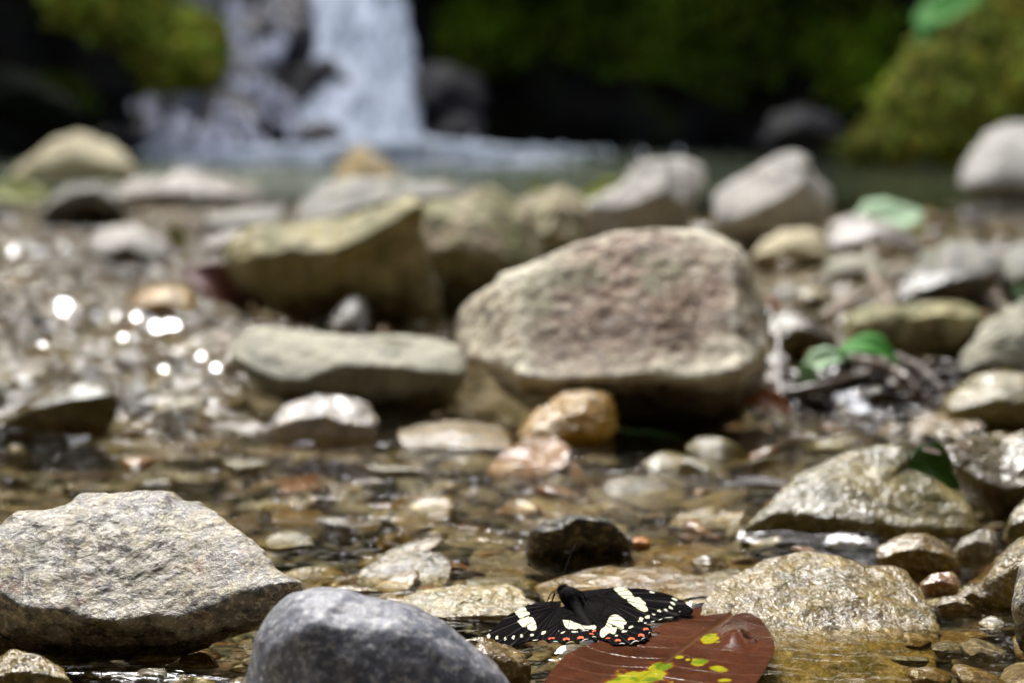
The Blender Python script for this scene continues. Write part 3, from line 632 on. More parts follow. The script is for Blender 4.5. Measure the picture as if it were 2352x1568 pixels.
for i in range(84):
    px = rr.uniform(1800, 2170); top = 810 + abs(px - 2010) * .28; py = rr.uniform(top, 950)
    mt = ['litter', 'litter', 'bark', 'litterlight'][i % 4]
    c = {'litter': 'purple brown', 'bark': 'wet brown', 'litterlight': 'grey brown'}[mt]
    leaf(f"{ads[i % 8]} {c} dead leaf in the litter {wh[int((px - 1800) / 93) % 4]}", px, py, Yg(px, 955) + (955 - py) * .0012, rr.uniform(60, 150), rr.uniform(.25, .5),
         (rr.uniform(0, 60), rr.uniform(-35, 35), rr.uniform(-60, 60)), mt, rr.uniform(-.6, .6), .4, i, 'dead leaves heaped beside the big boulder', 'dead_leaf')
def stick(label, pts, rpx, mat, Y=None, group=None):
    P = []
    for q in pts:
        yy = q[2] if len(q) > 2 else Y; P.append(at_y(np.array(float(q[0])), np.array(float(q[1])), yy))
    S = spline(P, 24); rad = rpx / FPX * float(S[:, 1].mean()) * np.linspace(1, .6, 24) * (1 + .15 * np.sin(np.arange(24) * 1.7))
    V, F = tube(S, rad, 9); V = V + .12 * rad.mean() * np.stack([fbm(V, 90, 3, 5 + q) for q in range(3)], -1) * 3
    o = mesh('stick', V, F, M[mat], loc=tuple(map(float, S[12]))); tag(o, label, 'stick', group)
ya = Yg(1950, 940)
stick('grey brown stick slanting up to the green leaf', [(1800, 905, ya), (1900, 885, ya), (1990, 860, ya + .05), (2080, 830, ya + .1)], 13, 'litterlight')
stick('thick bent brown stick arching over the litter', [(1930, 825, ya + .1), (2020, 840, ya + .05), (2080, 870, ya), (2130, 925, ya - .02)], 20, 'litterlight')
stick('short wet twig ending in the pool of glints', [(2060, 820, ya + .1), (2120, 850, ya + .03), (2170, 900, ya)], 12, 'bark')
stick('thin pale twig standing beside the boulder', [(1790, 770, ya + .1), (1788, 850, ya + .05), (1800, 930, ya)], 8, 'litterlight')
yb_ = Yg(1990, 770)
stick('pale brown branch propped across the stones', [(1890, 735, yb_), (1960, 690, yb_ + .05), (2040, 650, yb_ + .1)], 15, 'barklight')
stick('thin pale branch crossing the propped branch', [(2000, 630, yb_ + .15), (2040, 690, yb_ + .05), (2070, 740, yb_)], 10, 'barklight')
stick('tiny dark twig lying on the speckled boulder', [(165, 1140, 1.12), (185, 1131, 1.12), (208, 1126, 1.12)], 5, 'bark')

# ================================================================== MAIN ROCKS
def B(name, label, ol, mat, yb, **k): return rock(name, label, 'boulder' if 'boulder' in name else 'stone', ol, mat, yb, **k)
LM = []   # landmarks for the labels of the small stones: px, py, phrase
# in focus
B('boulder', 'broad speckled tan and grey boulder with a dark dripping underside beside the blue grey stone',
  [(-90, 1260), (0, 1212), (50, 1180), (140, 1178), (170, 1160), (190, 1140), (250, 1134), (330, 1128), (395, 1131), (420, 1150), (455, 1150), (485, 1170), (520, 1196), (560, 1228), (610, 1262), (632, 1300), (660, 1322), (690, 1334), (697, 1362), (640, 1410), (560, 1452), (470, 1492), (400, 1515), (200, 1515), (0, 1500), (-90, 1500)],
  'speckled', 1487, ridge=[(-90, 1350), (0, 1361), (54, 1397), (149, 1399), (180, 1418), (252, 1429), (352, 1415), (406, 1420), (473, 1400), (541, 1368), (631, 1338), (700, 1330)],
  alpha=36, under=.45, rnd=.012, thick=.10, amp=.03, n=420, m=130, rid=.4, fine=.35, fac=.015, sm=1, dY=-.02)
B('river_stone', 'smooth rounded blue grey stone beside the butterfly',
  [(560, 1600), (578, 1520), (592, 1465), (625, 1402), (668, 1368), (725, 1353), (800, 1354), (870, 1366), (950, 1388), (1015, 1418), (1070, 1462), (1115, 1512), (1150, 1548), (1180, 1600), (1190, 1760), (540, 1760)],
  'bluegrey', 1700, ridge=[(540, 1560), (620, 1480), (720, 1430), (900, 1440), (1050, 1500), (1190, 1600)], alpha=42, under=-.2, rnd=.03, thick=.09, amp=.03, n=300, m=90, rid=.2, fine=.2, fac=.03, sm=5)
B('river_stone', 'small wet brown stone under the wing of the butterfly',
  [(1040, 1500), (1065, 1478), (1110, 1470), (1160, 1482), (1200, 1500), (1216, 1525), (1214, 1560), (1190, 1620), (1080, 1640), (1000, 1600), (1000, 1530)], 'wetbrown', 1560, alpha=30, under=0, rnd=.01, thick=.05, amp=.05, n=200, m=60, sm=2)
B('boulder', 'broad flat yellow brown stone half under the water next to the brown leaf',
  [(1640, 1345), (1675, 1325), (1718, 1303), (1760, 1285), (1808, 1276), (1853, 1266), (1900, 1276), (1945, 1288), (1990, 1302), (2040, 1300), (2080, 1312), (2110, 1340), (2126, 1362), (2145, 1400), (2165, 1440), (2150, 1540), (2100, 1640), (1800, 1660), (1640, 1600), (1600, 1450)],
  'wetyellow', 1640, ridge=[(1600, 1385), (1700, 1405), (1850, 1420), (2000, 1425), (2165, 1430)], alpha=21, under=-3.2, rnd=.006, thick=.04, amp=.035, n=340, m=110, rid=.4, fine=.25, fac=.05, dY=.14, sm=2)
B('boulder', 'rounded olive stone with wet glints and a bright waterline',
  [(1705, 1222), (1735, 1190), (1765, 1158), (1800, 1122), (1845, 1086), (1899, 1062), (1944, 1040), (2000, 1030), (2080, 1024), (2090, 1050), (2078, 1080), (2124, 1092), (2165, 1112), (2195, 1132), (2228, 1165), (2240, 1215), (2200, 1250), (1990, 1262), (1710, 1262)],
  'wetolive', 1232, ridge=[(1705, 1215), (1790, 1175), (1900, 1185), (2000, 1200), (2235, 1215)], alpha=36, under=.15, rnd=.012, thick=.1, amp=.035, n=320, m=90, rid=.5, fine=.2, fac=.06)
B('boulder', 'grey brown stone with a green tuft beside the dark green leaf',
  [(2172, 1030), (2205, 1014), (2259, 1000), (2352, 994), (2450, 1000), (2450, 1200), (2352, 1200), (2285, 1190), (2240, 1160), (2214, 1128), (2190, 1080)],
  'tanolive', 1190, ridge=[(2172, 1050), (2230, 1090), (2300, 1120), (2352, 1115), (2450, 1105)], alpha=30, under=.5, rnd=.015, thick=.12, amp=.05, n=260, m=70)
B('boulder', 'wet olive boulder cut by the picture edge above the yellow wedge stone',
  [(2305, 1240), (2315, 1195), (2335, 1160), (2380, 1130), (2480, 1130), (2480, 1260), (2352, 1262)], 'wetolive', 1255, alpha=45, under=0, rnd=.01, thick=.08, amp=.04, n=160, m=50)
B('river_stone', 'yellow wedge shaped wet stone with a white glint',
  [(2252, 1385), (2262, 1335), (2290, 1285), (2320, 1255), (2352, 1235), (2430, 1225), (2460, 1400), (2352, 1410), (2280, 1405)], 'wetyellow', 1395, alpha=38, under=-.1, rnd=.008, thick=.07, amp=.04, n=200, m=60)
B('boulder', 'dark speckled wet stone at the very edge below the yellow wedge stone',
  [(2326, 1400), (2332, 1350), (2345, 1300), (2400, 1240), (2520, 1260), (2520, 1520), (2400, 1510), (2345, 1490)], 'speckled', 1490, alpha=50, under=.3, rnd=.01, thick=.07, amp=.03, n=200, m=60)
B('river_stone', 'small pointed brown stone in front of the rounded olive stone',
  [(2015, 1262), (2040, 1238), (2080, 1226), (2130, 1226), (2165, 1245), (2195, 1275), (2205, 1300), (2160, 1325), (2070, 1325), (2020, 1300)], 'wetbrown', 1312, alpha=30, under=.1, rnd=.008, thick=.05, amp=.05)
B('river_stone', 'small rough brown stone behind the pointed brown stone', [(2190, 1270), (2210, 1235), (2250, 1216), (2285, 1222), (2295, 1250), (2270, 1290), (2200, 1300)], 'wetgrey', 1285, alpha=30, under=.1, rnd=.008, thick=.04, amp=.05)
B('river_stone', 'reddish brown wet pebble by the yellow slab', [(2115, 1340), (2140, 1318), (2185, 1312), (2205, 1335), (2195, 1372), (2130, 1370)], 'red', 1365, alpha=30, under=.1, rnd=.006, thick=.03, amp=.05, n=120, m=36)
B('river_stone', 'yellowish flat pebble below the reddish one', [(2195, 1370), (2220, 1345), (2262, 1335), (2270, 1370), (2250, 1400), (2205, 1400)], 'wetyellow', 1398, alpha=20, under=.1, rnd=.006, thick=.03, amp=.05, n=120, m=36)
B('river_stone', 'dark brown flat pebble behind the clear brown shallows', [(2150, 1395), (2165, 1368), (2210, 1365), (2240, 1385), (2235, 1410), (2160, 1412)], 'wetbrown', 1405, alpha=15, under=.1, rnd=.006, thick=.03, amp=.05, n=120, m=36)
B('river_stone', 'dark glittering hollow stone in mid stream behind the butterfly',
  [(1208, 1262), (1222, 1220), (1255, 1196), (1310, 1182), (1360, 1186), (1400, 1202), (1430, 1220), (1448, 1250), (1430, 1290), (1330, 1305), (1220, 1300)],
  'dark', 1282, ridge=[(1208, 1225), (1290, 1215), (1330, 1190), (1400, 1200), (1448, 1230)], alpha=45, under=.9, rnd=.012, thick=.07, amp=.07, n=240, m=70)
B('river_stone', 'small orange oval pebble beside the dark hollow stone', [(1441, 1248), (1452, 1236), (1475, 1232), (1492, 1240), (1490, 1256), (1465, 1264), (1445, 1260)], 'orangepeb', 1256, alpha=25, under=0, rnd=.004, thick=.02, amp=.03, n=100, m=30)
B('river_stone', 'pinkish flat stone lying in shallow water behind the butterfly', [(1072, 1290), (1100, 1262), (1150, 1258), (1220, 1275), (1290, 1298), (1300, 1330), (1200, 1345), (1090, 1330)], 'wetgrey', 1320, z0=-.004, alpha=7, flat=True, under=.2, rnd=.004, thick=.03, amp=.04, dY=.02)
B('river_stone', 'tan submerged rock with a dark hollow front', [(815, 1330), (850, 1290), (910, 1268), (980, 1268), (1035, 1290), (1030, 1330), (990, 1375), (900, 1385), (830, 1365)], 'wetgrey', 1362, z0=-.004, ridge=[(815, 1320), (900, 1330), (1035, 1300)], alpha=12, flat=True, under=.2, rnd=.006, thick=.05, amp=.05)
M['glossy'] = rock_mat('pale_gleaming_stone', (.30, .265, .17), (.2, .175, .1), (.38, .35, .25), 26, 260, .5, .4, .3, .3, .01, .05, bump=1.0, bdist=.0022, wetdark=.95, wrough=.14)
B('river_stone', 'pale wet flat stone gleaming behind the blue grey stone', [(905, 1385), (935, 1365), (1000, 1350), (1080, 1345), (1160, 1345), (1196, 1362), (1205, 1400), (1150, 1430), (1000, 1430), (920, 1405)], 'glossy', 1418, alpha=12, flat=True, under=.1, rnd=.006, thick=.04, amp=.05, n=220, m=60)
B('river_stone', 'orange yellow stone sunk in the middle of the shallows', [(893, 1165), (910, 1142), (960, 1132), (998, 1140), (995, 1175), (960, 1198), (905, 1196)], 'orange', 1192, z0=-.006, alpha=6, flat=True, under=.2, rnd=.004, thick=.02, amp=.05)
B('river_stone', 'reddish brown flat stone sunk in front of the big boulder', [(1110, 1085), (1160, 1030), (1210, 1004), (1275, 1000), (1312, 1030), (1300, 1070), (1240, 1095), (1150, 1102)], 'red', 1096, z0=-.004, alpha=9, flat=True, under=.2, rnd=.006, thick=.04, amp=.05)
B('river_stone', 'flat brown stone breaking the surface before the cream boulders', [(905, 1005), (920, 985), (980, 972), (1060, 968), (1140, 978), (1172, 1000), (1165, 1030), (1060, 1042), (940, 1038)], 'wetbrown', 1030, alpha=8, flat=True, under=0, rnd=.006, thick=.05, amp=.04)
M['golden'] = rock_mat('golden_brown_stone', (.48, .33, .13), (.34, .22, .08), (.55, .42, .2), 18, 160, .3, .4, .4, .2, .01, .05, bump=.9, bdist=.003, wetdark=.9, wrough=.11)
B('river_stone', 'golden brown wet stone wedged under the big boulder', [(1190, 1005), (1215, 965), (1250, 930), (1290, 900), (1340, 890), (1385, 898), (1410, 930), (1415, 970), (1395, 1010), (1300, 1022), (1200, 1020)], 'golden', 1003, ridge=[(1190, 980), (1260, 955), (1330, 935), (1415, 950)], alpha=50, flat=True, under=.2, rnd=.02, thick=.08, amp=.06, dY=-.03)
B('river_stone', 'pale glittering rough stone in front of the flat cream boulder', [(628, 1000), (632, 955), (660, 928), (720, 915), (790, 915), (845, 930), (862, 960), (860, 1010), (800, 1030), (660, 1028)], 'lavender', 1012, alpha=22, under=.1, rnd=.01, thick=.08, amp=.07)
B('boulder', 'biggest boulder, pinkish brown with a cream rim, undercut and resting on the golden stone',
  [(1056, 800), (1058, 745), (1075, 700), (1110, 672), (1145, 655), (1160, 635), (1205, 618), (1250, 600), (1290, 582), (1340, 562), (1380, 545), (1420, 535), (1500, 528), (1600, 530), (1655, 545), (1690, 565), (1712, 600), (1722, 640), (1745, 690), (1762, 750), (1764, 810), (1760, 870), (1735, 920), (1690, 960), (1640, 985), (1500, 985), (1300, 985), (1200, 945), (1165, 915), (1130, 880), (1105, 842), (1070, 835)],
  'boulder', 985, ridge=[(1056, 832), (1105, 838), (1160, 838), (1200, 868), (1280, 882), (1400, 878), (1500, 866), (1600, 872), (1690, 852), (1764, 800)], alpha=44, under=2.3, rnd=.02, thick=.16, amp=.028, n=420, m=120, rid=.5, fine=.38, fac=.07, side=(1200, 1.9, 1690, 1.8), cen=(1420, 760), dY=-.03)
B('boulder', 'long flat cream topped boulder beside the biggest boulder',
  [(546, 830), (550, 790), (575, 760), (620, 752), (700, 760), (800, 768), (900, 772), (980, 782), (1050, 805), (1066, 850), (1060, 900), (1030, 945), (960, 955), (850, 945), (700, 935), (610, 915), (570, 880)],
  'creamgrey', 940, ridge=[(546, 815), (590, 850), (640, 870), (700, 872), (780, 845), (850, 838), (950, 850), (1066, 860)], alpha=30, under=.7, rnd=.03, thick=.18, amp=.045, n=340, m=90)
B('boulder', 'olive brown boulder with a shaded face behind the flat cream boulder',
  [(526, 605), (545, 560), (590, 530), (650, 520), (740, 515), (820, 495), (890, 465), (945, 440), (975, 470), (965, 530), (985, 600), (1005, 660), (995, 730), (940, 760), (780, 775), (700, 750), (640, 715), (580, 670), (540, 635)],
  'olive', 760, ridge=[(526, 600), (570, 590), (650, 575), (760, 570), (860, 530), (950, 480), (1005, 470)], alpha=30, under=.45, rnd=.05, thick=.3, amp=.05, n=300, m=80)
B('boulder', 'weathered grey boulder lying on the olive brown boulder',
  [(690, 505), (700, 460), (740, 428), (800, 414), (860, 416), (910, 410), (950, 425), (1010, 415), (1075, 425), (1090, 445), (1000, 470), (930, 500), (820, 530), (720, 530)],
  'grey', 640, alpha=25, under=.3, rnd=.05, thick=.3, amp=.06, n=260, m=60, dY=.1)
B('boulder', 'lichen covered tan boulder between the olive and the biggest boulder',
  [(944, 530), (955, 480), (1000, 462), (1060, 455), (1100, 430), (1140, 432), (1175, 460), (1215, 480), (1240, 560), (1250, 640), (1180, 720), (1080, 745), (1020, 720), (985, 640), (960, 580)],
  'tanolive', 740, ridge=[(944, 600), (1050, 560), (1150, 590), (1250, 640)], alpha=52, under=.1, rnd=.05, thick=.3, amp=.06, n=260, m=60, dY=.1)
B('boulder', 'knobbly tan and grey boulder with pale crest behind the biggest boulder',
  [(1180, 520), (1200, 460), (1235, 440), (1290, 430), (1330, 450), (1355, 490), (1350, 560), (1330, 640), (1230, 660), (1180, 620)], 'tanolive', 700, alpha=45, under=.1, rnd=.05, thick=.25, amp=.08, n=220, m=50, dY=.15)
B('boulder', 'pale grey pyramid shaped boulder at the pool edge', [(1335, 540), (1340, 470), (1390, 445), (1430, 425), (1470, 382), (1515, 366), (1570, 370), (1612, 385), (1622, 415), (1600, 450), (1590, 490), (1570, 540), (1500, 590), (1400, 600)],
  'pale', 600, ridge=[(1335, 480), (1450, 470), (1520, 440), (1560, 470), (1622, 430)], alpha=46, under=.3, rnd=.02, thick=.25, amp=.035, n=220, m=50, sm=1, pw=1.6, side=(1430, 1.2, 1570, 1.3))
B('boulder', 'white angular block of rock standing beside the pool',
  [(1640, 490), (1642, 445), (1690, 415), (1745, 388), (1790, 360), (1822, 352), (1845, 362), (1870, 400), (1898, 435), (1906, 470), (1895, 510), (1850, 560), (1790, 600), (1720, 590), (1670, 550)],
  'pale', 600, ridge=[(1640, 520), (1720, 490), (1790, 455), (1850, 420), (1906, 480)], alpha=42, under=.45, rnd=.015, thick=.25, amp=.025, n=240, m=60, rid=.5, sm=1, pw=1.6, side=(1650, 1, 1835, 1.3))
B('river_stone', 'flat pale yellow stone leaning at the foot of the white block', [(1722, 600), (1750, 560), (1795, 532), (1850, 526), (1890, 545), (1905, 580), (1895, 615), (1820, 625), (1750, 622)], 'cream', 625, alpha=38, under=.5, rnd=.03, thick=.15, amp=.04)
B('boulder', 'pale lavender stone carrying the mint green leaf', [(1890, 560), (1905, 520), (1950, 500), (2010, 500), (2075, 525), (2120, 560), (2110, 600), (2040, 615), (1940, 600)], 'lavender', 610, alpha=36, under=.2, rnd=.03, thick=.15, amp=.06)
B('boulder', 'smooth rounded grey boulder standing in the far pool', [(2200, 425), (2215, 385), (2245, 345), (2270, 310), (2310, 288), (2360, 282), (2480, 290), (2500, 480), (2352, 475), (2230, 450)], 'pale', 462, ridge=[(2200, 390), (2352, 340), (2500, 350)], alpha=50, flat=True, under=.2, rnd=.15, thick=.4, amp=.03, n=200, m=50)
B('boulder', 'pale cream boulder at the far pool edge', [(15, 410), (45, 380), (90, 350), (130, 322), (180, 307), (215, 318), (255, 330), (290, 350), (313, 385), (305, 420), (200, 450), (60, 450)], 'cream', 430, alpha=48, under=.2, rnd=.1, thick=.35, amp=.04, n=200, m=50)
B('boulder', 'small orange tan rock poking out of the pool before the waterfall', [(762, 415), (785, 375), (805, 345), (835, 333), (860, 350), (890, 380), (918, 405), (900, 425), (800, 430)], 'orange', 425, alpha=50, flat=True, under=.2, rnd=.06, thick=.2, amp=.06)
B('boulder', 'low grey brown rock with a black hollow in front of the cream boulder', [(75, 530), (105, 470), (150, 440), (215, 425), (260, 440), (300, 500), (290, 535), (100, 540)], 'grey', 535, ridge=[(75, 490), (160, 445), (215, 440), (300, 480)], alpha=22, under=1.3, rnd=.04, thick=.3, amp=.06)
B('boulder', 'pale rounded stone with wet glints in the rapids', [(190, 610), (205, 555), (240, 530), (310, 520), (350, 535), (385, 570), (390, 620), (350, 645), (250, 640)], 'pale', 630, alpha=35, under=.2, rnd=.04, thick=.2, amp=.06)
B('river_stone', 'thin grey slab propped over a dark gap', [(455, 520), (500, 495), (580, 478), (645, 480), (650, 500), (600, 520), (500, 545)], 'grey', 560, alpha=14, under=.8, rnd=.03, thick=.3, amp=.05)
B('river_stone', 'grey slanting slab under the thin grey slab', [(455, 590), (470, 550), (530, 530), (600, 520), (605, 545), (550, 590), (480, 605)], 'lavender', 600, alpha=20, under=.5, rnd=.03, thick=.2, amp=.05)
B('river_stone', 'tan stone beside the curled rust red leaf', [(290, 705), (310, 680), (360, 662), (420, 658), (445, 680), (440, 725), (380, 742), (310, 735)], 'golden', 738, alpha=30, under=.3, rnd=.03, thick=.15, amp=.06)
B('river_stone', 'low pale stone bar with white ripples across its top', [(250, 450), (300, 415), (400, 405), (500, 412), (600, 435), (590, 465), (450, 480), (280, 478)], 'lavender', 482, alpha=9, under=.3, rnd=.04, thick=.4, amp=.05)
B('river_stone', 'slanting pinkish tan stone with a dark wet side low in the rapids', [(-60, 990), (0, 962), (60, 925), (140, 893), (210, 878), (262, 886), (272, 915), (266, 960), (230, 1005), (100, 1015), (-60, 1015)], 'tanolive', 990,
  ridge=[(-60, 985), (0, 975), (80, 940), (170, 915), (272, 905)], alpha=26, under=.35, rnd=.012, thick=.1, amp=.045)
B('river_stone', 'small grey pointed stone between the flat cream boulder and the olive one', [(745, 760), (765, 725), (800, 690), (830, 683), (845, 710), (850, 765), (800, 780)], 'grey', 775, alpha=50, flat=True, under=.2, rnd=.02, thick=.08, amp=.05)
B('river_stone', 'small cream stone at the foot of the lichen covered boulder', [(918, 730), (930, 690), (960, 668), (995, 690), (1000, 715), (970, 735), (935, 742)], 'cream', 745, alpha=50, flat=True, under=.2, rnd=.02, thick=.08, amp=.05)
B('river_stone', 'round yellowish stone below the pale lavender stone', [(1893, 640), (1900, 605), (1940, 588), (1990, 592), (2035, 615), (2030, 650), (1980, 668), (1910, 664)], 'creamgrey', 664, alpha=40, under=.6, rnd=.03, thick=.12, amp=.06)
B('boulder', 'tilted smooth grey slab among the glinting gravel', [(2055, 700), (2070, 640), (2120, 590), (2190, 558), (2260, 560), (2300, 590), (2290, 650), (2240, 700), (2150, 730)], 'grey', 725, ridge=[(2055, 690), (2170, 650), (2300, 620)], alpha=36, under=.3, rnd=.03, thick=.15, amp=.05)
B('boulder', 'grey stone cut by the edge beside the tilted slab', [(2295, 660), (2300, 600), (2330, 565), (2400, 550), (2480, 560), (2480, 720), (2352, 715), (2305, 690)], 'grey', 715, alpha=42, under=.4, rnd=.03, thick=.15, amp=.05)
B('boulder', 'long mottled brown stone behind the green leaf', [(1935, 770), (1945, 730), (1990, 712), (2080, 700), (2180, 695), (2250, 705), (2270, 760), (2230, 835), (2120, 860), (2000, 840)], 'olive', 850, ridge=[(1935, 745), (2050, 725), (2180, 722), (2270, 740)], alpha=22, under=-.05, rnd=.02, thick=.15, amp=.07)
B('river_stone', 'tan stone beside the flank of the biggest boulder', [(1755, 760), (1775, 730), (1820, 712), (1870, 722), (1915, 760), (1925, 800), (1880, 815), (1790, 815)], 'tanolive', 815, alpha=40, under=.1, rnd=.02, thick=.12, amp=.06)
B('river_stone', 'little cream orange pebble lying in the gravel', [(1826, 690), (1835, 670), (1870, 662), (1900, 672), (1906, 695), (1880, 712), (1840, 710)], 'cream', 715, alpha=45, under=0, rnd=.015, thick=.06, amp=.05, n=100, m=30)
B('boulder', 'dark banded grey boulder above the mossy wet stone', [(2195, 855), (2210, 810), (2250, 765), (2300, 715), (2352, 685), (2460, 680), (2460, 880), (2300, 880)], 'creamgrey', 880, ridge=[(2195, 850), (2260, 830), (2352, 815), (2460, 830)], alpha=50, flat=True, under=.2, rnd=.03, thick=.15, amp=.08, n=260, m=70)
B('boulder', 'wet olive stone with a white glint below the dark banded boulder', [(2165, 960), (2180, 915), (2220, 882), (2290, 865), (2352, 862), (2450, 870), (2450, 1000), (2300, 1000), (2190, 990)], 'wetolive', 990, alpha=40, under=.05, rnd=.03, thick=.12, amp=.05)
B('river_stone', 'flat brown stone awash below the leaf litter', [(2080, 985), (2110, 960), (2170, 942), (2235, 950), (2260, 980), (2200, 1005), (2110, 1005)], 'wetbrown', 1003, alpha=12, flat=True, under=0, rnd=.01, thick=.06, amp=.06)
B('river_stone', 'wide brown slab under the shallows beside the hollow stone', [(1480, 1290), (1520, 1255), (1600, 1243), (1700, 1262), (1750, 1300), (1700, 1335), (1560, 1340)], 'wetbrown', 1330, z0=-.006, alpha=4, flat=True, under=.2, rnd=.004, thick=.02, amp=.04)
B('river_stone', 'yellow streaked flat stone awash behind the brown slab', [(1530, 1210), (1560, 1180), (1630, 1165), (1710, 1175), (1700, 1205), (1620, 1222)], 'wetyellow', 1215, z0=-.003, alpha=9, flat=True, under=.2, rnd=.004, thick=.03, amp=.05)
B('river_stone', 'broad brown slab lying just behind the butterfly', [(1230, 1345), (1290, 1320), (1400, 1300), (1540, 1305), (1640, 1330), (1650, 1375), (1500, 1400), (1260, 1400)], 'wetbrown', 1400, z0=-.003, alpha=5, flat=True, under=.2, rnd=.004, thick=.03, amp=.035, n=240, m=60)
B('river_stone', 'rough yellow brown stone at the bottom edge under fast water', [(-60, 1545), (20, 1500), (80, 1505), (140, 1535), (170, 1580), (60, 1640), (-60, 1640)], 'wetyellow', 1600, alpha=14, under=0, rnd=.006, thick=.03, amp=.07, n=200, m=50)

# ================================================================== SMALLER STONES, ONE BY ONE
LMK = [(300, 1300, 'the speckled boulder'), (860, 1440, 'the blue grey stone'), (1330, 1420, 'the butterfly'), (1500, 1560, 'the big brown leaf'), (1900, 1380, 'the yellow brown slab'),
       (1980, 1140, 'the rounded olive stone'), (2270, 1090, 'the stone with the green tuft'), (1330, 1230, 'the dark hollow stone'), (930, 1320, 'the tan hollow rock'), (945, 1165, 'the sunken orange stone'),
       (1210, 1050, 'the sunken reddish stone'), (745, 970, 'the pale glittering stone'), (1300, 950, 'the golden brown stone'), (1420, 750, 'the biggest boulder'), (800, 850, 'the flat cream boulder'),
       (760, 640, 'the olive brown boulder'), (1090, 590, 'the lichen covered boulder'), (1480, 470, 'the pale pyramid boulder'), (1770, 470, 'the white block'), (1990, 560, 'the lavender stone'),
       (2180, 640, 'the tilted grey slab'), (1960, 630, 'the round yellowish stone'), (2100, 770, 'the long mottled stone'), (1990, 880, 'the leaf litter'), (2300, 800, 'the dark banded boulder'),
       (2280, 930, 'the wet olive stone'), (140, 940, 'the slanting tan stone'), (360, 700, 'the curled rust leaf'), (290, 580, 'the pale stone in the rapids'), (190, 480, 'the rock with the black hollow'),
       (170, 370, 'the cream boulder'), (540, 510, 'the propped grey slab'), (420, 445, 'the low stone bar'), (840, 380, 'the orange rock in the pool')]
CN = {'wetbrown': 'brown wet', 'wetyellow': 'yellow brown wet', 'wetolive': 'olive wet', 'wetgrey': 'grey wet', 'grey': 'grey', 'pale': 'pale grey', 'cream': 'cream', 'lavender': 'pale glinting', 'red': 'reddish brown',
      'dark': 'dark wet', 'tanolive': 'tan', 'creamgrey': 'cream grey', 'golden': 'golden brown'}
items = []
rs = np.random.default_rng(77)
def zonefill(n, x0, x1, y0, y1, smin, smax, mats, zoff, flat=.55, grp=''):
    pts = []
    tries = 0
    while len(pts) < n and tries < 4000:
        tries += 1
        px, py = rs.uniform(x0, x1), rs.uniform(y0, y1)
        f = math.sqrt((py - 250) / 600); s_ = rs.uniform(smin, smax) * f
        if any(abs(px - a) < .8 * (s_ + c) and abs(py - b) < .35 * (s_ + c) for a, b, c in pts): continue
        pts.append((px, py, s_)); items.append((px, py, s_, mats[int(rs.integers(len(mats)))], zoff, flat, grp))
dry = ['grey', 'pale', 'lavender', 'tanolive', 'creamgrey', 'wetgrey', 'wetolive', 'golden']
wet = ['wetbrown', 'wetyellow', 'wetolive', 'wetgrey', 'red', 'wetbrown', 'wetolive', 'wetbrown', 'wetgrey', 'wetolive']
zonefill(56, 1760, 2352, 560, 900, 22, 52, dry, .1, grp='loose stones on the gravel bar beside the biggest boulder')
zonefill(14, 2120, 2352, 480, 600, 20, 45, ['wetbrown', 'red', 'grey', 'lavender', 'golden'], .1, grp='loose stones at the pool edge behind the tilted slab')
zonefill(36, 0, 560, 400, 560, 22, 60, dry, .1, .4, grp='loose stones along the far edge of the rapids')
zonefill(26, 0, 560, 560, 900, 24, 50, ['wetgrey', 'wetolive', 'wetbrown', 'lavender'], -.1, .45, grp='stones breaking the surface of the rapids')
zonefill(30, 0, 600, 520, 880, 38, 72, ['dark', 'wetgrey', 'wetolive', 'wetgrey'], -.1, .55, grp='dark wet rocks standing in the rapids')
zonefill(14, 1780, 2352, 600, 930, 44, 70, ['dark', 'wetgrey', 'wetolive', 'wetbrown'], .1, .6, grp='dark wet rocks in the rubble beside the biggest boulder')
zonefill(12, 600, 1060, 690, 790, 20, 36, dry + wet, .0, .6, grp='stones in the gap behind the flat cream boulder')
zonefill(16, 1150, 1660, 480, 560, 22, 50, dry, .1, .5, grp='stones behind the biggest boulder')
zonefill(18, 0, 620, 900, 1120, 26, 55, wet, -.35, .4, grp='sunken stones in the shallows before the speckled boulder')
zonefill(22, 600, 1720, 1040, 1340, 58, 95, wet, -.42, .22, grp='broad flat stones sunk in the middle shallows')
zonefill(30, 600, 1700, 1030, 1350, 24, 52, wet, -.42, .38, grp='sunken stones in the middle shallows')
zonefill(14, 1640, 2352, 960, 1060, 26, 60, wet, -.3, .4, grp='sunken stones behind the rounded olive stone')
zonefill(20, 1450, 2340, 1230, 1420, 22, 46, wet, -.25, .4, grp='small stones in the shallows beside the yellow brown slab')
zonefill(16, 2100, 2400, 1420, 1560, 26, 55, ['wetbrown', 'wetgrey'], -.4, .35, grp='sunken stones under clear brown water')
zonefill(16, 0, 620, 1490, 1600, 26, 50, ['wetbrown', 'wetolive', 'wetyellow', 'wetgrey'], -.35, .35, grp='sunken stones below the speckled boulder')
zonefill(12, 620, 1300, 1330, 1420, 24, 44, wet, -.3, .4, grp='sunken stones behind the blue grey stone')
def szw(s_, py):
    q = s_ / math.sqrt((py - 250) / 600); return 'tiny' if q < 28 else 'small' if q < 36 else 'medium' if q < 46 else 'chunky'
keys = {}
SHP = ['rounded', 'angular', 'flat topped', 'lopsided', 'pointed', 'blunt', 'worn', 'chipped', 'oval', 'ridged', 'squarish', 'slanting']
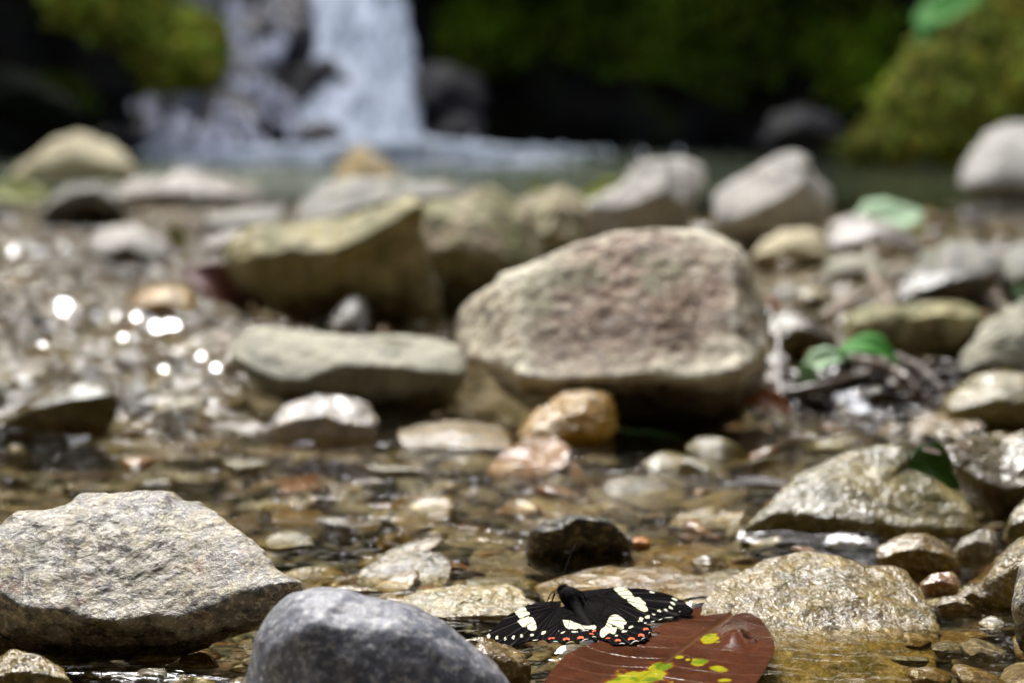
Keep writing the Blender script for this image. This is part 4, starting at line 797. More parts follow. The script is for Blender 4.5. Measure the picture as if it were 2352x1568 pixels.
for i, (px, py, s_, mt, zo, fl, grp) in enumerate(items):
    k = int(rs.integers(12)); V, F = proto('s', k, 4 if py > 1150 else 3, fl)
    c = g(px, py); size = s_ / FPX * float(c[1]); c = c.copy(); c[2] = bed_h(c[:1], c[1:2])[0] + size * fl * (.15 if zo < -.2 else .45) if zo < 0 else max(0, bed_h(c[:1], c[1:2])[0]) + size * fl * .2
    if zo < -.2: c[2] = -.002 - size * fl * rs.uniform(.75, 1.3) if rs.uniform() > .3 else -size * fl * rs.uniform(.45, .7)
    if -.2 <= zo < 0: c[2] = -size * fl * rs.uniform(.2, .6)
    sc3 = size * rs.uniform(.85, 1.15, 3)
    o = mesh('river_stone', V, F, M[mt]) if (k, fl, mt, F.shape) not in keys else None
    if o is None:
        o = bpy.data.objects.new('river_stone', keys[(k, fl, mt, F.shape)]); COL.objects.link(o)
    else: keys[(k, fl, mt, F.shape)] = o.data
    o.location = tuple(map(float, c)); o.scale = tuple(map(float, sc3)); o.rotation_euler = (rs.uniform(-.25, .25), rs.uniform(-.25, .25), rs.uniform(0, 6.28))
    d = [((px - a) ** 2 + ((py - b) * 1.6) ** 2, a, b, t_) for a, b, t_ in LMK]; d.sort(); _, a, b, t_ = d[0]
    rel = 'behind' if py < b - 45 else 'in front of' if py > b + 45 else 'beside'
    tag(o, f"{szw(s_, py)} {SHP[k]} {CN[mt]} stone {rel} {t_}", 'stone', grp)
# make labels unique where two stones still read alike
seen = {}
TEX = ['smooth faced', 'half buried', 'tilted', 'lying flat', 'rough faced', 'wedged']
for o in list(COL.objects):
    if o.get('label') and o.name.startswith('river_stone') and o.get('group'):
        lb = o['label']
        if lb in seen: seen[lb] += 1; o['label'] = lb + ' ' + TEX[seen[lb] % 6]
        else: seen[lb] = 0
# gravel nobody could count: thousands of pebbles on the bed
parts = []; cols = []
PAL = np.array([(.26, .21, .12), (.16, .12, .07), (.32, .27, .17), (.13, .13, .09), (.22, .15, .10), (.30, .29, .25), (.36, .33, .24), (.20, .18, .13), (.28, .16, .09)])
rg = np.random.default_rng(3); NP = 15000
px = rg.uniform(-60, 2410, NP); q = rg.uniform(0, 1, NP); py = 480 + (1640 - 480) * q ** .8
G0 = at_z(px, py, 0.0); Vb, Fb = hull_rock(5, 2, 9, .34); Vb2, _ = hull_rock(8, 2, 8, .4); Vb3, _ = hull_rock(15, 2, 11, .3); protos = [Vb, Vb2, Vb3]
sz = (5 + 9 * rg.exponential(1, NP).clip(0, 4.2)) * np.sqrt((py - 250) / 600) / FPX * G0[:, 1] * np.where(rg.uniform(size=NP) < .12, 1.9, 1)
hz = bed_h(G0[:, 0], G0[:, 1]); allV = np.zeros((NP, len(Vb), 3)); allC = np.zeros((NP, len(Vb), 3))
ang = rg.uniform(0, 6.28, NP)
for i in range(NP):
    c_, s2 = math.cos(ang[i]), math.sin(ang[i]); v = protos[i % 3] * sz[i] * np.array([1.2, .9, .8])
    allV[i, :, 0] = v[:, 0] * c_ - v[:, 1] * s2 + G0[i, 0]; allV[i, :, 1] = v[:, 0] * s2 + v[:, 1] * c_ + G0[i, 1]; allV[i, :, 2] = v[:, 2] + min(hz[i] - sz[i] * .02, 9 if hz[i] > -.004 else -.005 - sz[i] * .42)
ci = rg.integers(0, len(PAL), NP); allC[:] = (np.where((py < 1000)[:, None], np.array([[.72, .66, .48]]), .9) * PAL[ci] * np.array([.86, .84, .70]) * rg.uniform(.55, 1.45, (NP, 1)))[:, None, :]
FF = (Fb[None] + (np.arange(NP) * len(Vb))[:, None, None]).reshape(-1, 3)
t = NT('gravel'); p = t.pos(); a_ = t.n('ShaderNodeAttribute', attribute_name='tint'); n_ = t.noise(p, 260, 4, .7)
cc = t.mix(t.ramp(n_, .4, .7), a_.outputs['Color'], t.mix(1.0, a_.outputs['Color'], (.5, .45, .38), 'MULTIPLY'))
M['gravel'] = t.done(t.bsdf(cc, .35, t.bump(n_, .8, .0015), .08).outputs[0])
o = mesh('gravel', allV.reshape(-1, 3), FF, M['gravel'], col=allC.reshape(-1, 3)); tag(o, 'mixed brown and grey gravel covering the stream bed', 'gravel', kind='stuff')

# ================================================================== THE BIG BROWN LEAF
zl = .0026
def leafP(px, py):
    P = at_z(px, py, zl); tl = math.tan(R(3.0)); d = rays(px, py)
    Y0 = .93; t = (zl + .004 - tl * Y0 * 0 - CAMH + tl * 0) / d[..., 2]
    # plane z = zl + tl*(Y-.86)
    Yv = (CAMH - zl + tl * .86) / (tl - d[..., 2]); return at_y(px, py, Yv)
OL = resample([(1687, 1404), (1672, 1395), (1640, 1392), (1601, 1392), (1575, 1400), (1545, 1420), (1500, 1445), (1440, 1462), (1380, 1472), (1330, 1488), (1305, 1502), (1283, 1525), (1262, 1548), (1248, 1570), (1236, 1600), (1222, 1650), (1230, 1710), (1262, 1760), (1310, 1790), (1400, 1780),
               (1500, 1745), (1600, 1690), (1690, 1625), (1732, 1575), (1758, 1538), (1774, 1508), (1780, 1490), (1776, 1466), (1765, 1442), (1748, 1420), (1728, 1406), (1707, 1403), (1694, 1407)], 700, 2)
cL = np.array([1520, 1545.0]); nr = 130
rr_ = np.linspace(0, 1, nr)[1:]; Pp = cL + (OL[None] - cL) * rr_[:, None, None]
qx = np.r_[cL[0], Pp[..., 0].ravel()]; qy = np.r_[cL[1], Pp[..., 1].ravel()]
V = leafP(qx, qy)
MID = np.array([(1688, 1402), (1650, 1428), (1600, 1462), (1545, 1502), (1493, 1540), (1430, 1585), (1340, 1660), (1262, 1760)], float)
MW = leafP(MID[:, 0], MID[:, 1]); MW2 = resample(MW, 300, closed=False)
d2 = np.full(len(V), 9.0); ti = np.zeros(len(V), int)
for k in range(0, len(V), 20000):
    dd = (V[k:k + 20000, None, 0] - MW2[None, :, 0]) ** 2 + (V[k:k + 20000, None, 1] - MW2[None, :, 1]) ** 2
    ti[k:k + 20000] = dd.argmin(1); d2[k:k + 20000] = np.sqrt(dd.min(1))
tv = ti / 299.; axis = MW2[-1] - MW2[0]; Lx = np.linalg.norm(axis); axis /= Lx
side = np.sign((V[:, 0] - MW2[ti, 0]) * axis[1] - (V[:, 1] - MW2[ti, 1]) * axis[0])
vein_ph = (tv * Lx - d2 * .55 * 1.0) / .0145 + np.where(side > 0, .0, .45) + .55 * fbm(V, 16, 3, 4) + 40 * d2 ** 2 / .0145 * .3
vd = np.abs(vein_ph - np.round(vein_ph)) * .0145
vein = np.exp(-(vd / .00055) ** 2) * sstep(.0005, .004, d2) * .8
midv = np.exp(-(d2 / .0011) ** 2)
fv = ridged(V, 420, 2, 6)
V[:, 2] += .0012 * fbm(V, 22, 3, 5) + .0002 * fbm(V, 90, 2, 9) - .00025 * vein - .0007 * midv + .0008 * np.clip(d2 / .05, 0, 1) ** 2 * (1 + fbm(V, 15, 2, 2)) + .004 * np.exp(-((qx - 1687) / 30) ** 2 - ((qy - 1465) / 22) ** 2)
base = np.array([.066, .021, .009]); c = base[None] * (1 + .9 * fbm(V, 45, 4, 21)[:, None]) * (1 + .25 * fbm(V, 260, 2, 23)[:, None])
c = c + np.array([.03, .012, .006]) * sstep(.1, .6, fbm(V, 30, 3, 30))[:, None]
vv = np.clip(vein * (.45 + .5 * fbm(V, 60, 2, 8)) + midv * .7, 0, 1)[:, None]; c = c * (1 - vv) + np.array([.14, .07, .03]) * vv
def blob(cx, cy, sx, sy, a=0):
    ca, sa = math.cos(R(a)), math.sin(R(a)); X = qx - cx; Y_ = qy - cy; return ((X * ca + Y_ * sa) / sx) ** 2 + ((-X * sa + Y_ * ca) / sy) ** 2
D = np.minimum.reduce([blob(1628, 1466, 17, 12, -8), blob(1603, 1518, 19, 9, 0), blob(1652, 1534, 20, 7, 5), blob(1478, 1552, 58, 20, -14), blob(1425, 1574, 62, 26, -18), blob(1515, 1526, 32, 12, -8), blob(1560, 1504, 9, 3, 0), blob(1665, 1560, 18, 4, 0), blob(1580, 1512, 6, 3), blob(1490, 1600, 30, 12)])
D = D * (1 + 1.2 * fbm(V, 210, 4, 40)) * 1.22 ; m1 = sstep(1.25, .85, D)[:, None]; m2 = sstep(1.9, 1.1, D)[:, None]
yel = np.array([.34, .32, .012]); grn = np.array([.07, .17, .008]); gm = .8 * sstep(.0, .35, fbm(V, 130, 3, 50) + .08)[:, None]
c = c * (1 - m2 * .7) + np.array([.20, .05, .008]) * m2 * .7; c = c * (1 - m1) + (yel * (1 - gm) + grn * gm) * m1
hole = sstep(1.1, .8, blob(1716, 1470, 10, 4) * (1 + .9 * fbm(V, 200, 2, 1)))[:, None]; c = c * (1 - hole) + np.array([.02, .01, .008]) * hole
V[:, 2] += .0018 * np.exp(-(blob(1718, 1468, 18, 9) - 1) ** 2 * 2) * (fbm(V, 160, 3, 77) + .4)
n = len(OL); idx = 1 + np.arange((nr - 1) * n).reshape(nr - 1, n)
F = [list(map(int, q)) for q in np.stack([idx[:-1], idx[1:], np.roll(idx[1:], -1, 1), np.roll(idx[:-1], -1, 1)], -1).reshape(-1, 4)]
F += [[0, int(idx[0, j]), int(idx[0, (j + 1) % n])] for j in range(n)]
# underside and rim give it a real thickness
nV = len(V); rim = idx[-1]; Ft = list(F)
F += [[i_ + nV for i_ in f_[::-1]] for f_ in Ft] + [[int(rim[(j + 1) % n]), int(rim[j]), int(rim[j]) + nV, int(rim[(j + 1) % n]) + nV] for j in range(n)]
V = np.vstack([V, V - np.array([0, 0, .0006])]); c = np.vstack([c, c])
t = NT('wet_brown_leaf'); p = t.pos(); a_ = t.n('ShaderNodeAttribute', attribute_name='tint'); n1 = t.noise(p, 120, 4, .6); n2 = t.noise(p, 700, 3, .6)
cc = t.mix(t.ramp(n2, .4, .7, 0, .35), a_.outputs['Color'], t.mix(1.0, a_.outputs['Color'], (.45, .4, .4), 'MULTIPLY'))
M['bigleaf'] = t.done(t.bsdf(cc, t.ramp(n1, .35, .65, .12, .2), t.bump(t.math('ADD', n1, t.math('MULTIPLY', n2, .3)), .6, .0007), .12).outputs[0])
ctr = V.mean(0); o = mesh('big_leaf', V, F, M['bigleaf'], col=np.clip(c, 0, 1), loc=tuple(map(float, ctr)))
tag(o, 'large wet reddish brown leaf with yellow green patches under the butterfly', 'leaf')

# ================================================================== THE BUTTERFLY
Y0, A0 = .928, R(9.5)
Pt = at_y(np.array(1308.0), np.array(1380.0), Y0)
def nrm_of(a, roll): v = np.array([math.sin(roll), -math.sin(a) , math.cos(a)]); return v / np.linalg.norm(v)
NL = nrm_of(A0, R(-5)); NR = nrm_of(A0, R(3.0)); NH = nrm_of(A0, R(-1))
def wz(x, y): return 1068 + np.asarray(x, float) / 4.096, 1309 + np.asarray(y, float) / 4.096
def wingP(px, py, N, off=0.0, fn=None):
    d = rays(px, py); o_ = np.array([0, 0, CAMH]); t_ = ((Pt - o_) @ N) / (d @ N)
    P = o_ + d * t_[..., None]
    h = off + (fn(P) if fn else 0)
    return P + N * (np.asarray(h)[..., None] if np.ndim(h) else h)
def vein_fn(base, amp, k, bend=0.0):
    def f(P):
        v = P - base; r_ = np.linalg.norm(v, axis=-1); a_ = np.arctan2(v[..., 1], v[..., 0])
        return amp * np.sin(a_ * k) * np.clip(r_ / .02, 0, 1) + bend * r_ ** 2
    return f
t = NT('black_wing'); p = t.pos(); tc_ = t.n('ShaderNodeTexCoord'); n1 = t.noise(t.mapping(tc_.outputs['Object'], (1, 1, 1)), 900, 2, .6); n2 = t.noise(p, 90, 3)
cc = t.mix(t.ramp(n1, .5, .75), (.003, .0026, .003), (.010, .008, .0075)); at_ = t.n('ShaderNodeAttribute', attribute_name='vein')
cc = t.mix(t.math('MULTIPLY', at_.outputs['Fac'], t.ramp(n2, .35, .65, .35, 1.0)), cc, (.045, .038, .034))
b_ = t.bsdf(cc, .85, t.bump(n1, .3, .0002), .015)
M['wing'] = t.done(b_.outputs[0])
def sp(name, col, rough=.7): return flat_mat(name, col, rough, 1500, .3, .0002, .12, .25)
M['cream_spot'] = sp('cream_wing_scale', (.66, .64, .42)); M['pale_spot'] = sp('pale_wing_scale', (.55, .52, .38)); M['red_spot'] = sp('orange_red_wing_scale', (.78, .10, .015)); M['white_edge'] = sp('white_wing_edge', (.72, .70, .58))
M['body'] = flat_mat('black_hairy_body', (.006, .005, .0045), .85, 900, .8, .0006, .5, .08)
body_c = wz(960, 270)
root = empty('butterfly', (float(Pt[0]), float(Pt[1]), 0.006)); tag(root, 'black butterfly with cream wing bands and red edge spots resting on wet stones', 'butterfly')
def par(o): o.parent = root; o.matrix_parent_inverse = root.matrix_world.inverted(); return o
bpy.context.view_layer.update()
root_inv = root.matrix_world.copy().inverted()
def pmesh(name, V, F, mats, smooth=True, attrs=None, fmat=None, col=None):
    V = np.asarray(V) - np.array(root.location)
    o = mesh(name, V, F, None, root, smooth, attrs=attrs)
    for m_ in mats: o.data.materials.append(m_)
    if fmat is not None: o.data.polygons.foreach_set('material_index', np.asarray(fmat, np.int32))
    return o
from mathutils.geometry import tessellate_polygon
def wing(name, outline, base, N, off, fn, spots, nO=360, nR=26, smooth=0, scal=None):
    O = resample(outline, nO, smooth); bx, by = base
    rr = np.linspace(0, 1, nR)[1:]; Pq = np.array([bx, by]) + (O[None] - np.array([bx, by])) * rr[:, None, None]
    X = np.r_[bx, Pq[..., 0].ravel()]; Yq = np.r_[by, Pq[..., 1].ravel()]
    a, b = wz(X, Yq); V = wingP(a, b, N, off, fn); n = nO; nv = len(V)
    idx = 1 + np.arange((nR - 1) * n).reshape(nR - 1, n)
    F = [list(map(int, q)) for q in np.stack([idx[:-1], np.roll(idx[:-1], -1, 1), np.roll(idx[1:], -1, 1), idx[1:]], -1).reshape(-1, 4)] + [[0, int(idx[0, (j + 1) % n]), int(idx[0, j])] for j in range(n)]
    ang = np.arctan2(Yq - by, X - bx); vv = np.exp(-(np.abs(((ang * 7) % 1) - .5) / .07) ** 2); vv[0] = 0
    V2 = V - N * .00022; F2 = [[i + nv for i in q[::-1]] for q in F]; rim = idx[-1]
    F3 = [[int(rim[j]), int(rim[(j + 1) % n]), int(rim[(j + 1) % n]) + nv, int(rim[j]) + nv] for j in range(n)]
    VV = [V, V2]; FF_ = F + F2 + F3; fm = [0] * len(FF_); tot = 2 * nv; at = [vv, vv]
    for mi, poly in spots:
        S = resample(poly, max(24, int(len(poly) * 5)), 1); a, b = wz(S[:, 0], S[:, 1]); Vs = wingP(a, b, N, off + .00022, fn)
        c_ = S.mean(0); a2, b2 = wz(c_[0] + (S[:, 0] - c_[0]) * .5, c_[1] + (S[:, 1] - c_[1]) * .5)
        tri = tessellate_polygon([[Vector((q[0], q[1], 0)) for q in S]])
        VV.append(Vs); FF_ += [[int(i) + tot for i in q] for q in tri]; fm += [mi] * len(tri); tot += len(Vs); at.append(np.zeros(len(Vs)))
    for k in range(9):          # raised black veins running out to the margin
        j = int((k + .5) / 9 * nO); e = O[j]; mid_ = (np.array([bx, by]) + e) / 2 + np.array([0, 8 * math.sin(k * 2.1)])
        ln = spline([[bx, by], list(mid_), list(e)], 30); tn = np.gradient(ln, axis=0); tn /= np.linalg.norm(tn, axis=1, keepdims=True); pr = np.stack([-tn[:, 1], tn[:, 0]], 1) * np.linspace(2.6, 1.3, 30)[:, None]
        A_ = np.vstack([ln - pr, ln, ln + pr]); a, b = wz(A_[:, 0], A_[:, 1]); hh_ = np.r_[np.full(30, .0002), np.full(30, .00042), np.full(30, .0002)]
        VV.append(wingP(a, b, N, off, fn) + N * hh_[:, None]); FF_ += [[tot + r_ * 30 + q, tot + r_ * 30 + q + 1, tot + (r_ + 1) * 30 + q + 1, tot + (r_ + 1) * 30 + q] for r_ in (0, 1) for q in range(29)]; fm += [0] * 58; tot += 90; at.append(np.full(90, .25))
    return pmesh(name, np.vstack(VV), FF_, [M['wing'], M['cream_spot'], M['pale_spot'], M['red_spot'], M['white_edge']], True, {'vein': np.concatenate(at)}, fm)
def dot(x, y, a, b, ang=0, n=10, sd=0):
    q = np.random.default_rng(int(x + y + sd)); t_ = np.linspace(0, 2 * np.pi, n, endpoint=False); r_ = 1 + .28 * q.normal(size=n).clip(-1, 1)
    ca, sa = math.cos(R(ang)), math.sin(R(ang)); X = a * r_ * np.cos(t_); Y_ = b * r_ * np.sin(t_); return [(x + i * ca - j * sa, y + i * sa + j * ca) for i, j in zip(X, Y_)]
def crescent(x, y, w_, h_, ang=0):
    t_ = np.linspace(math.pi, 2 * math.pi, 9); ca, sa = math.cos(R(ang)), math.sin(R(ang))
    p_ = [(w_ * math.cos(k), h_ * math.sin(k)) for k in t_] + [(w_ * .75, h_ * .5), (w_ * .3, h_ * .05), (-w_ * .2, h_ * .25), (-w_ * .8, h_ * .7)]
    return [(x + i * ca - j * sa, y + i * sa + j * ca) for i, j in p_]
def edge(x0, y0, x1, y1, sag, th=5):
    t_ = np.linspace(0, 1, 8); up = [(x0 + (x1 - x0) * k, y0 + (y1 - y0) * k - sag * math.sin(math.pi * k)) for k in t_]
    dn = [(a, b + th * math.sin(math.pi * k) + .8) for (a, b), k in zip(up, t_)]; return up + dn[::-1]
cb = wz(1000, 300); Cb = wingP(np.array(cb[0]), np.array(cb[1]), NH)
# hindwings lie under the forewings
wing('hindwing', [(905, 330), (1000, 320), (1080, 340), (1140, 430), (1200, 500), (1240, 545), (1256, 570), (1262, 600), (1245, 640), (1225, 655), (1190, 628), (1165, 640), (1130, 640), (1100, 650), (1082, 668), (1062, 676), (1030, 664), (1000, 662), (965, 672), (942, 692), (920, 688), (888, 665), (850, 654), (820, 664), (790, 674), (765, 655), (735, 634), (760, 560), (820, 450)],
     (1000, 400), NH, -.0006, vein_fn(Cb, .00012, 30, 0),
     [(1, [(918, 458), (945, 455), (990, 465), (1030, 478), (1060, 490), (1085, 502), (1115, 512), (1150, 515), (1180, 508), (1215, 506), (1236, 520), (1232, 540), (1210, 548), (1185, 540), (1165, 545), (1140, 540), (1115, 552), (1090, 545), (1070, 532), (1055, 540), (1030, 548), (1000, 540), (980, 548), (955, 535), (940, 515), (928, 490)]),
      (2, dot(920, 573, 20, 9, -15)), (2, dot(1032, 568, 42, 9, -4)), (2, dot(1130, 558, 28, 6, -4)),
      (3, crescent(815, 634, 32, 12, -6)), (3, crescent(955, 642, 34, 18, 4)), (3, crescent(1088, 626, 32, 18, 4)), (3, crescent(1190, 590, 24, 10, 6)), (3, crescent(1215, 562, 20, 12, -10)),
      (4, edge(825, 660, 880, 664, 8)), (4, edge(942, 688, 1035, 668, 16)), (4, edge(1078, 672, 1165, 640, 16)), (4, edge(1190, 622, 1240, 618, 12))], 420, 24)
wing('hindwing', [(1020, 260), (1080, 235), (1180, 265), (1300, 310), (1400, 360), (1500, 425), (1600, 480), (1740, 505), (1748, 530), (1762, 556), (1745, 575), (1722, 582), (1722, 600), (1738, 618), (1712, 636), (1700, 645), (1692, 668), (1665, 664), (1650, 655), (1625, 668), (1605, 685), (1570, 692), (1545, 690), (1530, 678), (1500, 690), (1470, 694), (1440, 697), (1395, 698), (1368, 680), (1350, 660), (1300, 645), (1265, 622), (1256, 590), (1258, 560), (1230, 500), (1160, 420), (1080, 350)],
     (1250, 450), NH, -.0004, vein_fn(Cb, .00012, 30, 0),
     [(1, [(1348, 450), (1375, 420), (1400, 410), (1430, 412), (1460, 425), (1490, 450), (1515, 475), (1522, 492), (1512, 506), (1490, 505), (1496, 530), (1490, 552), (1470, 556), (1450, 545), (1428, 540), (1422, 570), (1410, 592), (1385, 594), (1365, 580), (1345, 590), (1325, 610), (1300, 628), (1280, 622), (1268, 602), (1270, 575), (1285, 545), (1315, 525), (1335, 490)]),
      (2, dot(1500, 572, 34, 13, -8)), (2, dot(1562, 528, 26, 12, -20)), (2, dot(1425, 606, 16, 7, -10)),
      (3, crescent(1440, 656, 28, 16, 0)), (3, crescent(1565, 643, 34, 16, 2)), (3, crescent(1658, 608, 32, 20, 6)), (3, crescent(1702, 552, 26, 16, -4)), (3, crescent(1345, 637, 22, 8, 0)),
      (4, edge(1448, 688, 1508, 686, 10)), (4, edge(1555, 690, 1640, 668, 22)), (4, edge(1655, 658, 1700, 630, 16)), (4, edge(1725, 598, 1745, 580, 12))], 460, 24)
bl = wz(905, 320); Bl = wingP(np.array(bl[0]), np.array(bl[1]), NL)
wing('forewing', [(905, 290), (870, 293), (780, 298), (700, 305), (640, 315), (590, 328), (540, 347), (490, 370), (450, 392), (400, 420), (350, 455), (310, 488), (270, 523), (230, 556), (200, 584), (176, 610), (160, 635), (156, 652), (164, 672), (185, 688), (220, 695), (260, 698), (300, 702), (330, 702), (380, 698), (430, 688), (475, 674), (520, 664), (570, 652), (620, 643), (660, 642), (700, 638), (740, 628), (770, 618), (810, 612), (850, 604), (885, 592), (905, 578), (925, 560), (932, 540), (926, 500), (915, 450), (905, 400), (900, 340)],
     (890, 330), NL, .0002, vein_fn(Bl, .0001, 34, -.9),
     [(1, [(465, 392), (500, 372), (530, 355), (562, 352), (578, 365), (580, 388), (600, 398), (614, 412), (600, 420), (575, 428), (560, 432), (545, 448), (520, 452), (505, 440), (495, 425), (480, 410)]),
      (1, [(490, 480), (510, 465), (540, 452), (570, 440), (596, 430), (606, 436), (600, 460), (590, 490), (580, 520), (560, 530), (540, 525), (520, 510), (512, 492)]),
      (1, [(610, 440), (628, 440), (645, 455), (660, 480), (670, 510), (674, 540), (665, 555), (640, 560), (610, 556), (590, 545), (584, 525), (590, 495), (600, 465)]),
      (2, dot(220, 596, 20, 17, -50)), (2, dot(297, 612, 15, 20, 0)), (2, dot(377, 622, 13, 17, 0)), (2, dot(455, 615, 14, 16, 0)), (2, dot(533, 602, 15, 13, -5)), (2, dot(634, 598, 22, 10, 0)), (1, dot(740, 578, 25, 14, -10)), (1, dot(826, 569, 22, 10, 15)), (2, dot(874, 568, 12, 6, -10)),
      (4, edge(630, 640, 690, 634, 2, 5)), (4, edge(830, 602, 862, 597, 2, 8)), (4, edge(745, 626, 790, 618, 2, 3))], 420, 28)
br = wz(1040, 240); Br = wingP(np.array(br[0]), np.array(br[1]), NR)
wing('forewing', [(1040, 208), (1100, 200), (1200, 190), (1300, 175), (1400, 166), (1520, 168), (1600, 170), (1680, 175), (1760, 185), (1840, 200), (1920, 222), (1980, 245), (2030, 268), (2075, 293), (2110, 320), (2135, 348), (2150, 368), (2140, 384), (2115, 396), (2080, 402), (2050, 395), (2022, 396), (2005, 415), (2000, 430), (1950, 434), (1900, 442), (1860, 452), (1830, 464), (1800, 474), (1760, 486), (1730, 492), (1700, 498), (1660, 498), (1630, 497), (1590, 490), (1560, 480), (1530, 462), (1500, 440), (1470, 420), (1440, 405), (1405, 388), (1380, 376), (1330, 352), (1290, 332), (1240, 312), (1200, 296), (1140, 275), (1080, 258), (1045, 240)],
     (1250, 245), NR, .0004, vein_fn(Br, .0001, 36, -.4),
     [(1, [(1395, 180), (1420, 168), (1470, 167), (1500, 172), (1530, 188), (1555, 208), (1572, 230), (1588, 250), (1590, 262), (1560, 262), (1535, 268), (1505, 274), (1480, 262), (1455, 245), (1435, 222), (1412, 200)]),
      (1, [(1520, 285), (1545, 268), (1580, 262), (1615, 262), (1630, 258), (1650, 268), (1672, 290), (1695, 308), (1705, 325), (1690, 332), (1710, 350), (1722, 372), (1715, 388), (1690, 395), (1660, 385), (1630, 368), (1600, 352), (1575, 335), (1555, 318), (1530, 300)]),
      (2, dot(1757, 209, 24, 10, 15)), (2, dot(1972, 267, 28, 12, 22)), (2, dot(1958, 308, 26, 12, 32)), (2, dot(1936, 348, 26, 12, 30)), (2, dot(1888, 372, 20, 11, 25)), (2, dot(1830, 383, 20, 12, 15)), (2, dot(1775, 413, 19, 12, 20)),
      (1, dot(1715, 441, 24, 16, -10)), (1, dot(1658, 461, 18, 16, 30)), (1, dot(1635, 478, 8, 6, 20)), (4, dot(1695, 493, 14, 5, -5)), (4, edge(1745, 486, 1790, 474, 3, 6)), (4, edge(1820, 464, 1860, 452, 3, 6)), (4, edge(1870, 448, 1960, 432, 3, 4)), (2, dot(2022, 378, 10, 6, -20))], 460, 28)
# body: head, thorax and abdomen as one surface, with fur and legs in the same mesh
pts = []; rad = []
for (x, y, h_, r_) in [(905, 205, .0035, .0006), (912, 215, .0038, .0019), (925, 228, .0041, .0024), (940, 245, .0040, .0021), (960, 262, .0038, .0036), (985, 282, .0038, .0043), (1010, 305, .0030, .0040), (1035, 330, .0022, .0030), (1070, 375, .0012, .0022), (1110, 425, .0006, .0020), (1155, 480, .0002, .0018), (1195, 530, -.0002, .0015), (1225, 575, -.0006, .0011), (1240, 600, -.001, .0005)]:
    a, b = wz(x, y); pts.append(wingP(np.array(a), np.array(b), NH, h_ - .002)); rad.append(r_)
S = spline(pts, 60); Rd = np.interp(np.linspace(0, 1, 60), np.linspace(0, 1, len(rad)), rad)
Vb_, Fb_ = tube(S, Rd, 20); Vb_ = Vb_ + .0004 * np.stack([fbm(Vb_, 500, 3, 3 + q) for q in range(3)], -1)
parts = [(Vb_, Fb_)]
rf = np.random.default_rng(9)
for i in range(1500):
    k = int(rf.uniform(1, 34 if i % 8 else 44)); a = rf.uniform(0, 2 * np.pi); T = S[min(k + 1, 59)] - S[k - 1]; T /= np.linalg.norm(T)
    A = np.cross(T, [0, 0, 1]); A /= np.linalg.norm(A); Bv = np.cross(A, T); nn = A * math.cos(a) + Bv * math.sin(a)
    p0 = S[k] + nn * Rd[k] * .9; L_ = rf.uniform(.0010, .0028) * (1 if k < 34 else .5); d_ = nn * .7 + T * .9 + rf.normal(size=3) * .25; d_ /= np.linalg.norm(d_)
    s_ = np.cross(d_, nn + .01); s_ /= np.linalg.norm(s_); w_ = .00009
    parts.append((np.array([p0 - s_ * w_, p0 + s_ * w_, p0 + nn * w_ * 2, p0 + d_ * L_]), [[0, 1, 3], [1, 2, 3], [2, 0, 3]]))
for sx in (-1, 1):
    ex = S[9] + np.array([sx * .0016, 0, .0006]); Ve, Fe = ICO[2]; parts.append((Ve * .0011 + ex, Fe))
    for k, (dx, dy) in enumerate([(.008, .006), (.011, -.002), (.009, -.010)]):
        p0 = S[18]; p1 = p0 + np.array([sx * dx * .6, dy * .5, .001]); p2 = p0 + np.array([sx * dx, dy, -p0[2] + .003])
        parts.append(tube(spline([p0, p1, p2], 10), .00028, 5))
V, F = join(parts); pmesh('body', V, F, [M['body']])
def ant(pp, hh):
    P = [wingP(np.array(wz(x, y)[0]), np.array(wz(x, y)[1]), NH, h_) for (x, y), h_ in zip(pp, hh)]
    Sx = spline(P, 40); rd = np.full(40, .00016); rd[33:] = [.00022, .0003, .00042, .00048, .00045, .0003, .00012]; V, F = tube(Sx, rd, 7); pmesh('antenna', V, F, [M['body']])
ant([(900, 200), (840, 165), (740, 125), (650, 95), (590, 72)], [.003, .004, .005, .006, .007])
ant([(918, 195), (935, 130), (965, 65), (1005, 5), (1045, -48)], [.003, .005, .007, .009, .010])

# moss, ferns and small leaves growing over the gorge wall and the mossy slope
src = []
Pg = P_CLIFF.reshape(-1, 3); px_, py_ = to_px(Pg); selm = np.where((Pg[:, 1] > 5.5) & (Pg[:, 2] > .04) & (Pg[:, 2] < 1.9) & (px_ > -500) & (px_ < 2900))[0]
rm = np.random.default_rng(12)
pick = Pg[rm.choice(selm, 90000)] + rm.normal(size=(90000, 3)) * .03
px_, py_ = to_px(pick); nn_ = fbm(pick, 1.6, 4, 90) + .25 * fbm(pick, 6, 3, 93)
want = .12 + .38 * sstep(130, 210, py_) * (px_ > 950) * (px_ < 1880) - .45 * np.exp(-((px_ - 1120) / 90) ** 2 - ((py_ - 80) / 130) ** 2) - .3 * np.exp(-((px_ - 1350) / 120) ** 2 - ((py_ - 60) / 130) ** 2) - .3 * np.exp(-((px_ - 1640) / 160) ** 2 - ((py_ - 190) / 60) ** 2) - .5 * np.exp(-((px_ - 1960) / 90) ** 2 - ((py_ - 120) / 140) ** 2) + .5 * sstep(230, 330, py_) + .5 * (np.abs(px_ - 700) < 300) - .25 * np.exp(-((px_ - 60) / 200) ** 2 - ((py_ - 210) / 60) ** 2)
pick = pick[nn_ > want]; src.append((pick, np.array([.13, .19, .010])))
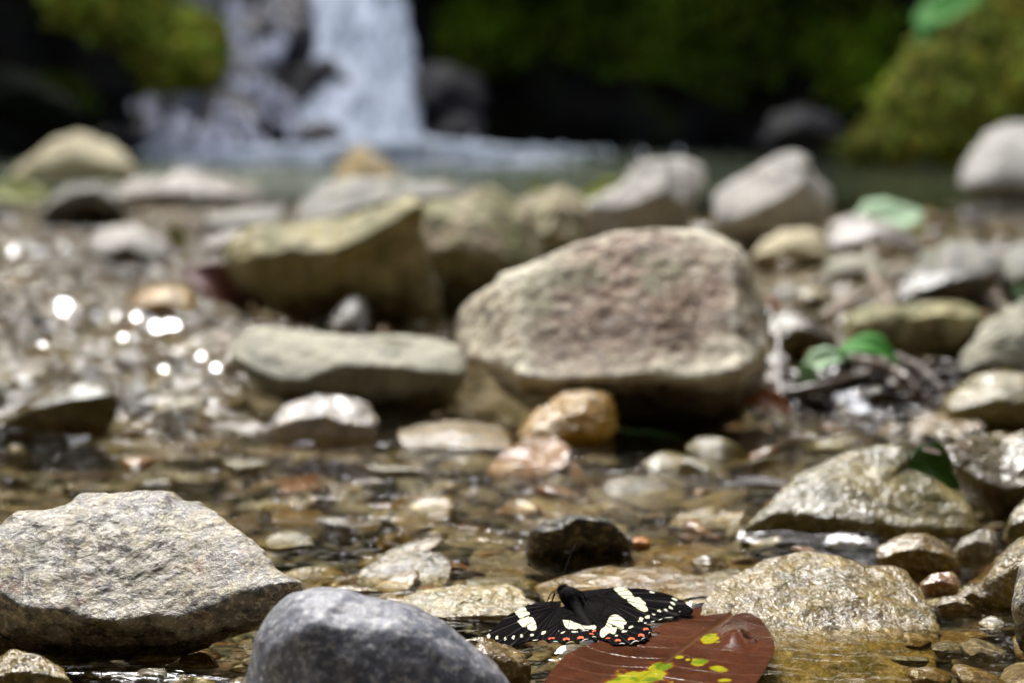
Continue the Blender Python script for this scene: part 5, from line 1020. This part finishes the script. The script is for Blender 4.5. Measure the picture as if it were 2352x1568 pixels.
for on in [o for o in COL.objects if o.name.startswith('mossy')]:
    v_ = np.array([v.co[:] for v in on.data.vertices]) + np.array(on.location); v_ = v_[rm.choice(len(v_), 9000)] + rm.normal(size=(9000, 3)) * .02
    v_ = v_[(v_[:, 2] > .03) & (fbm(v_, 5, 3, 95) > -.35)]; src.append((v_, np.array([.44, .49, .06]) if on.name != 'mossy_slope' else np.array([.32, .34, .05])))
VV = []; CC = []
for pt, bc in src:
    k = len(pt); L_ = rm.uniform(.015, .06, k)[:, None]; d_ = rm.normal(size=(k, 3)); d_[:, 2] -= .5 + 2.2 * (bc[0] > .3); d_[:, 1] -= .8; d_ /= np.linalg.norm(d_, axis=1, keepdims=True)
    s_ = np.cross(d_, rm.normal(size=(k, 3))); s_ /= np.linalg.norm(s_, axis=1, keepdims=True)
    q = np.stack([pt - s_ * L_ * .1, pt + d_ * L_ * .5 - s_ * L_ * .45, pt + d_ * L_, pt + d_ * L_ * .5 + s_ * L_ * .45], 1)
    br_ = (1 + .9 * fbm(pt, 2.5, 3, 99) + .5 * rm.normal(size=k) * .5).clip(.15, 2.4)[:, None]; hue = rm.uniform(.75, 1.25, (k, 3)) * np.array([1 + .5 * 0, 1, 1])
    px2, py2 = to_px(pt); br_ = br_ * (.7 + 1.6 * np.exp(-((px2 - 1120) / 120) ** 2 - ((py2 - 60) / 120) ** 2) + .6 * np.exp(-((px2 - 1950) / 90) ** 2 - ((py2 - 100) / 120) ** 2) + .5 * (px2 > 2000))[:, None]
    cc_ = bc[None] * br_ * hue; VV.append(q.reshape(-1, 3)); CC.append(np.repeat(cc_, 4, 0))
VV = np.vstack(VV); CC = np.vstack(CC); FFm = np.arange(len(VV)).reshape(-1, 4)
t = NT('moss_tuft'); a_ = t.n('ShaderNodeAttribute', attribute_name='tint'); bb = t.bsdf(a_.outputs['Color'], .8, None, .15)
M['tuft'] = watery(t, a_.outputs['Color'], bb, .4)
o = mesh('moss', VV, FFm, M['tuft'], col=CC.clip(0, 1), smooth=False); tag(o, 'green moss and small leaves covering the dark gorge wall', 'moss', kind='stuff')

# white flecks on the stream, modelled to stand for light glints
parts = []; rq = np.random.default_rng(55)
for i in range(330):
    px, py = rq.choice([(rq.uniform(0, 560), 590 + rq.normal() * 25), (rq.uniform(0, 560), 745 + rq.normal() * 14), (rq.uniform(0, 520), 840 + rq.normal() * 25), (60 + rq.normal() * 70, 690 + rq.normal() * 30), (rq.uniform(230, 620), 440 + rq.normal() * 12), (rq.uniform(1700, 2150), rq.normal() * 12 + 950), (rq.uniform(600, 1500), rq.uniform(1040, 1300))])
    c_ = g(px, py, .001); Vi, Fi = ICO[1]; rr0 = min(13, 3 + rq.exponential(3.2)) * (1 if py < 1000 else .5) * math.sqrt((py - 250) / 600) / FPX * c_[1]; parts.append((Vi * rr0 * np.array([1.6, 1.2, .55]) + c_, Fi))
V, F = join(parts); o = mesh('glint_fleck', V, F, M['cascade']); tag(o, 'tiny white flecks standing for glints on the stream surface', 'foam', kind='stuff')
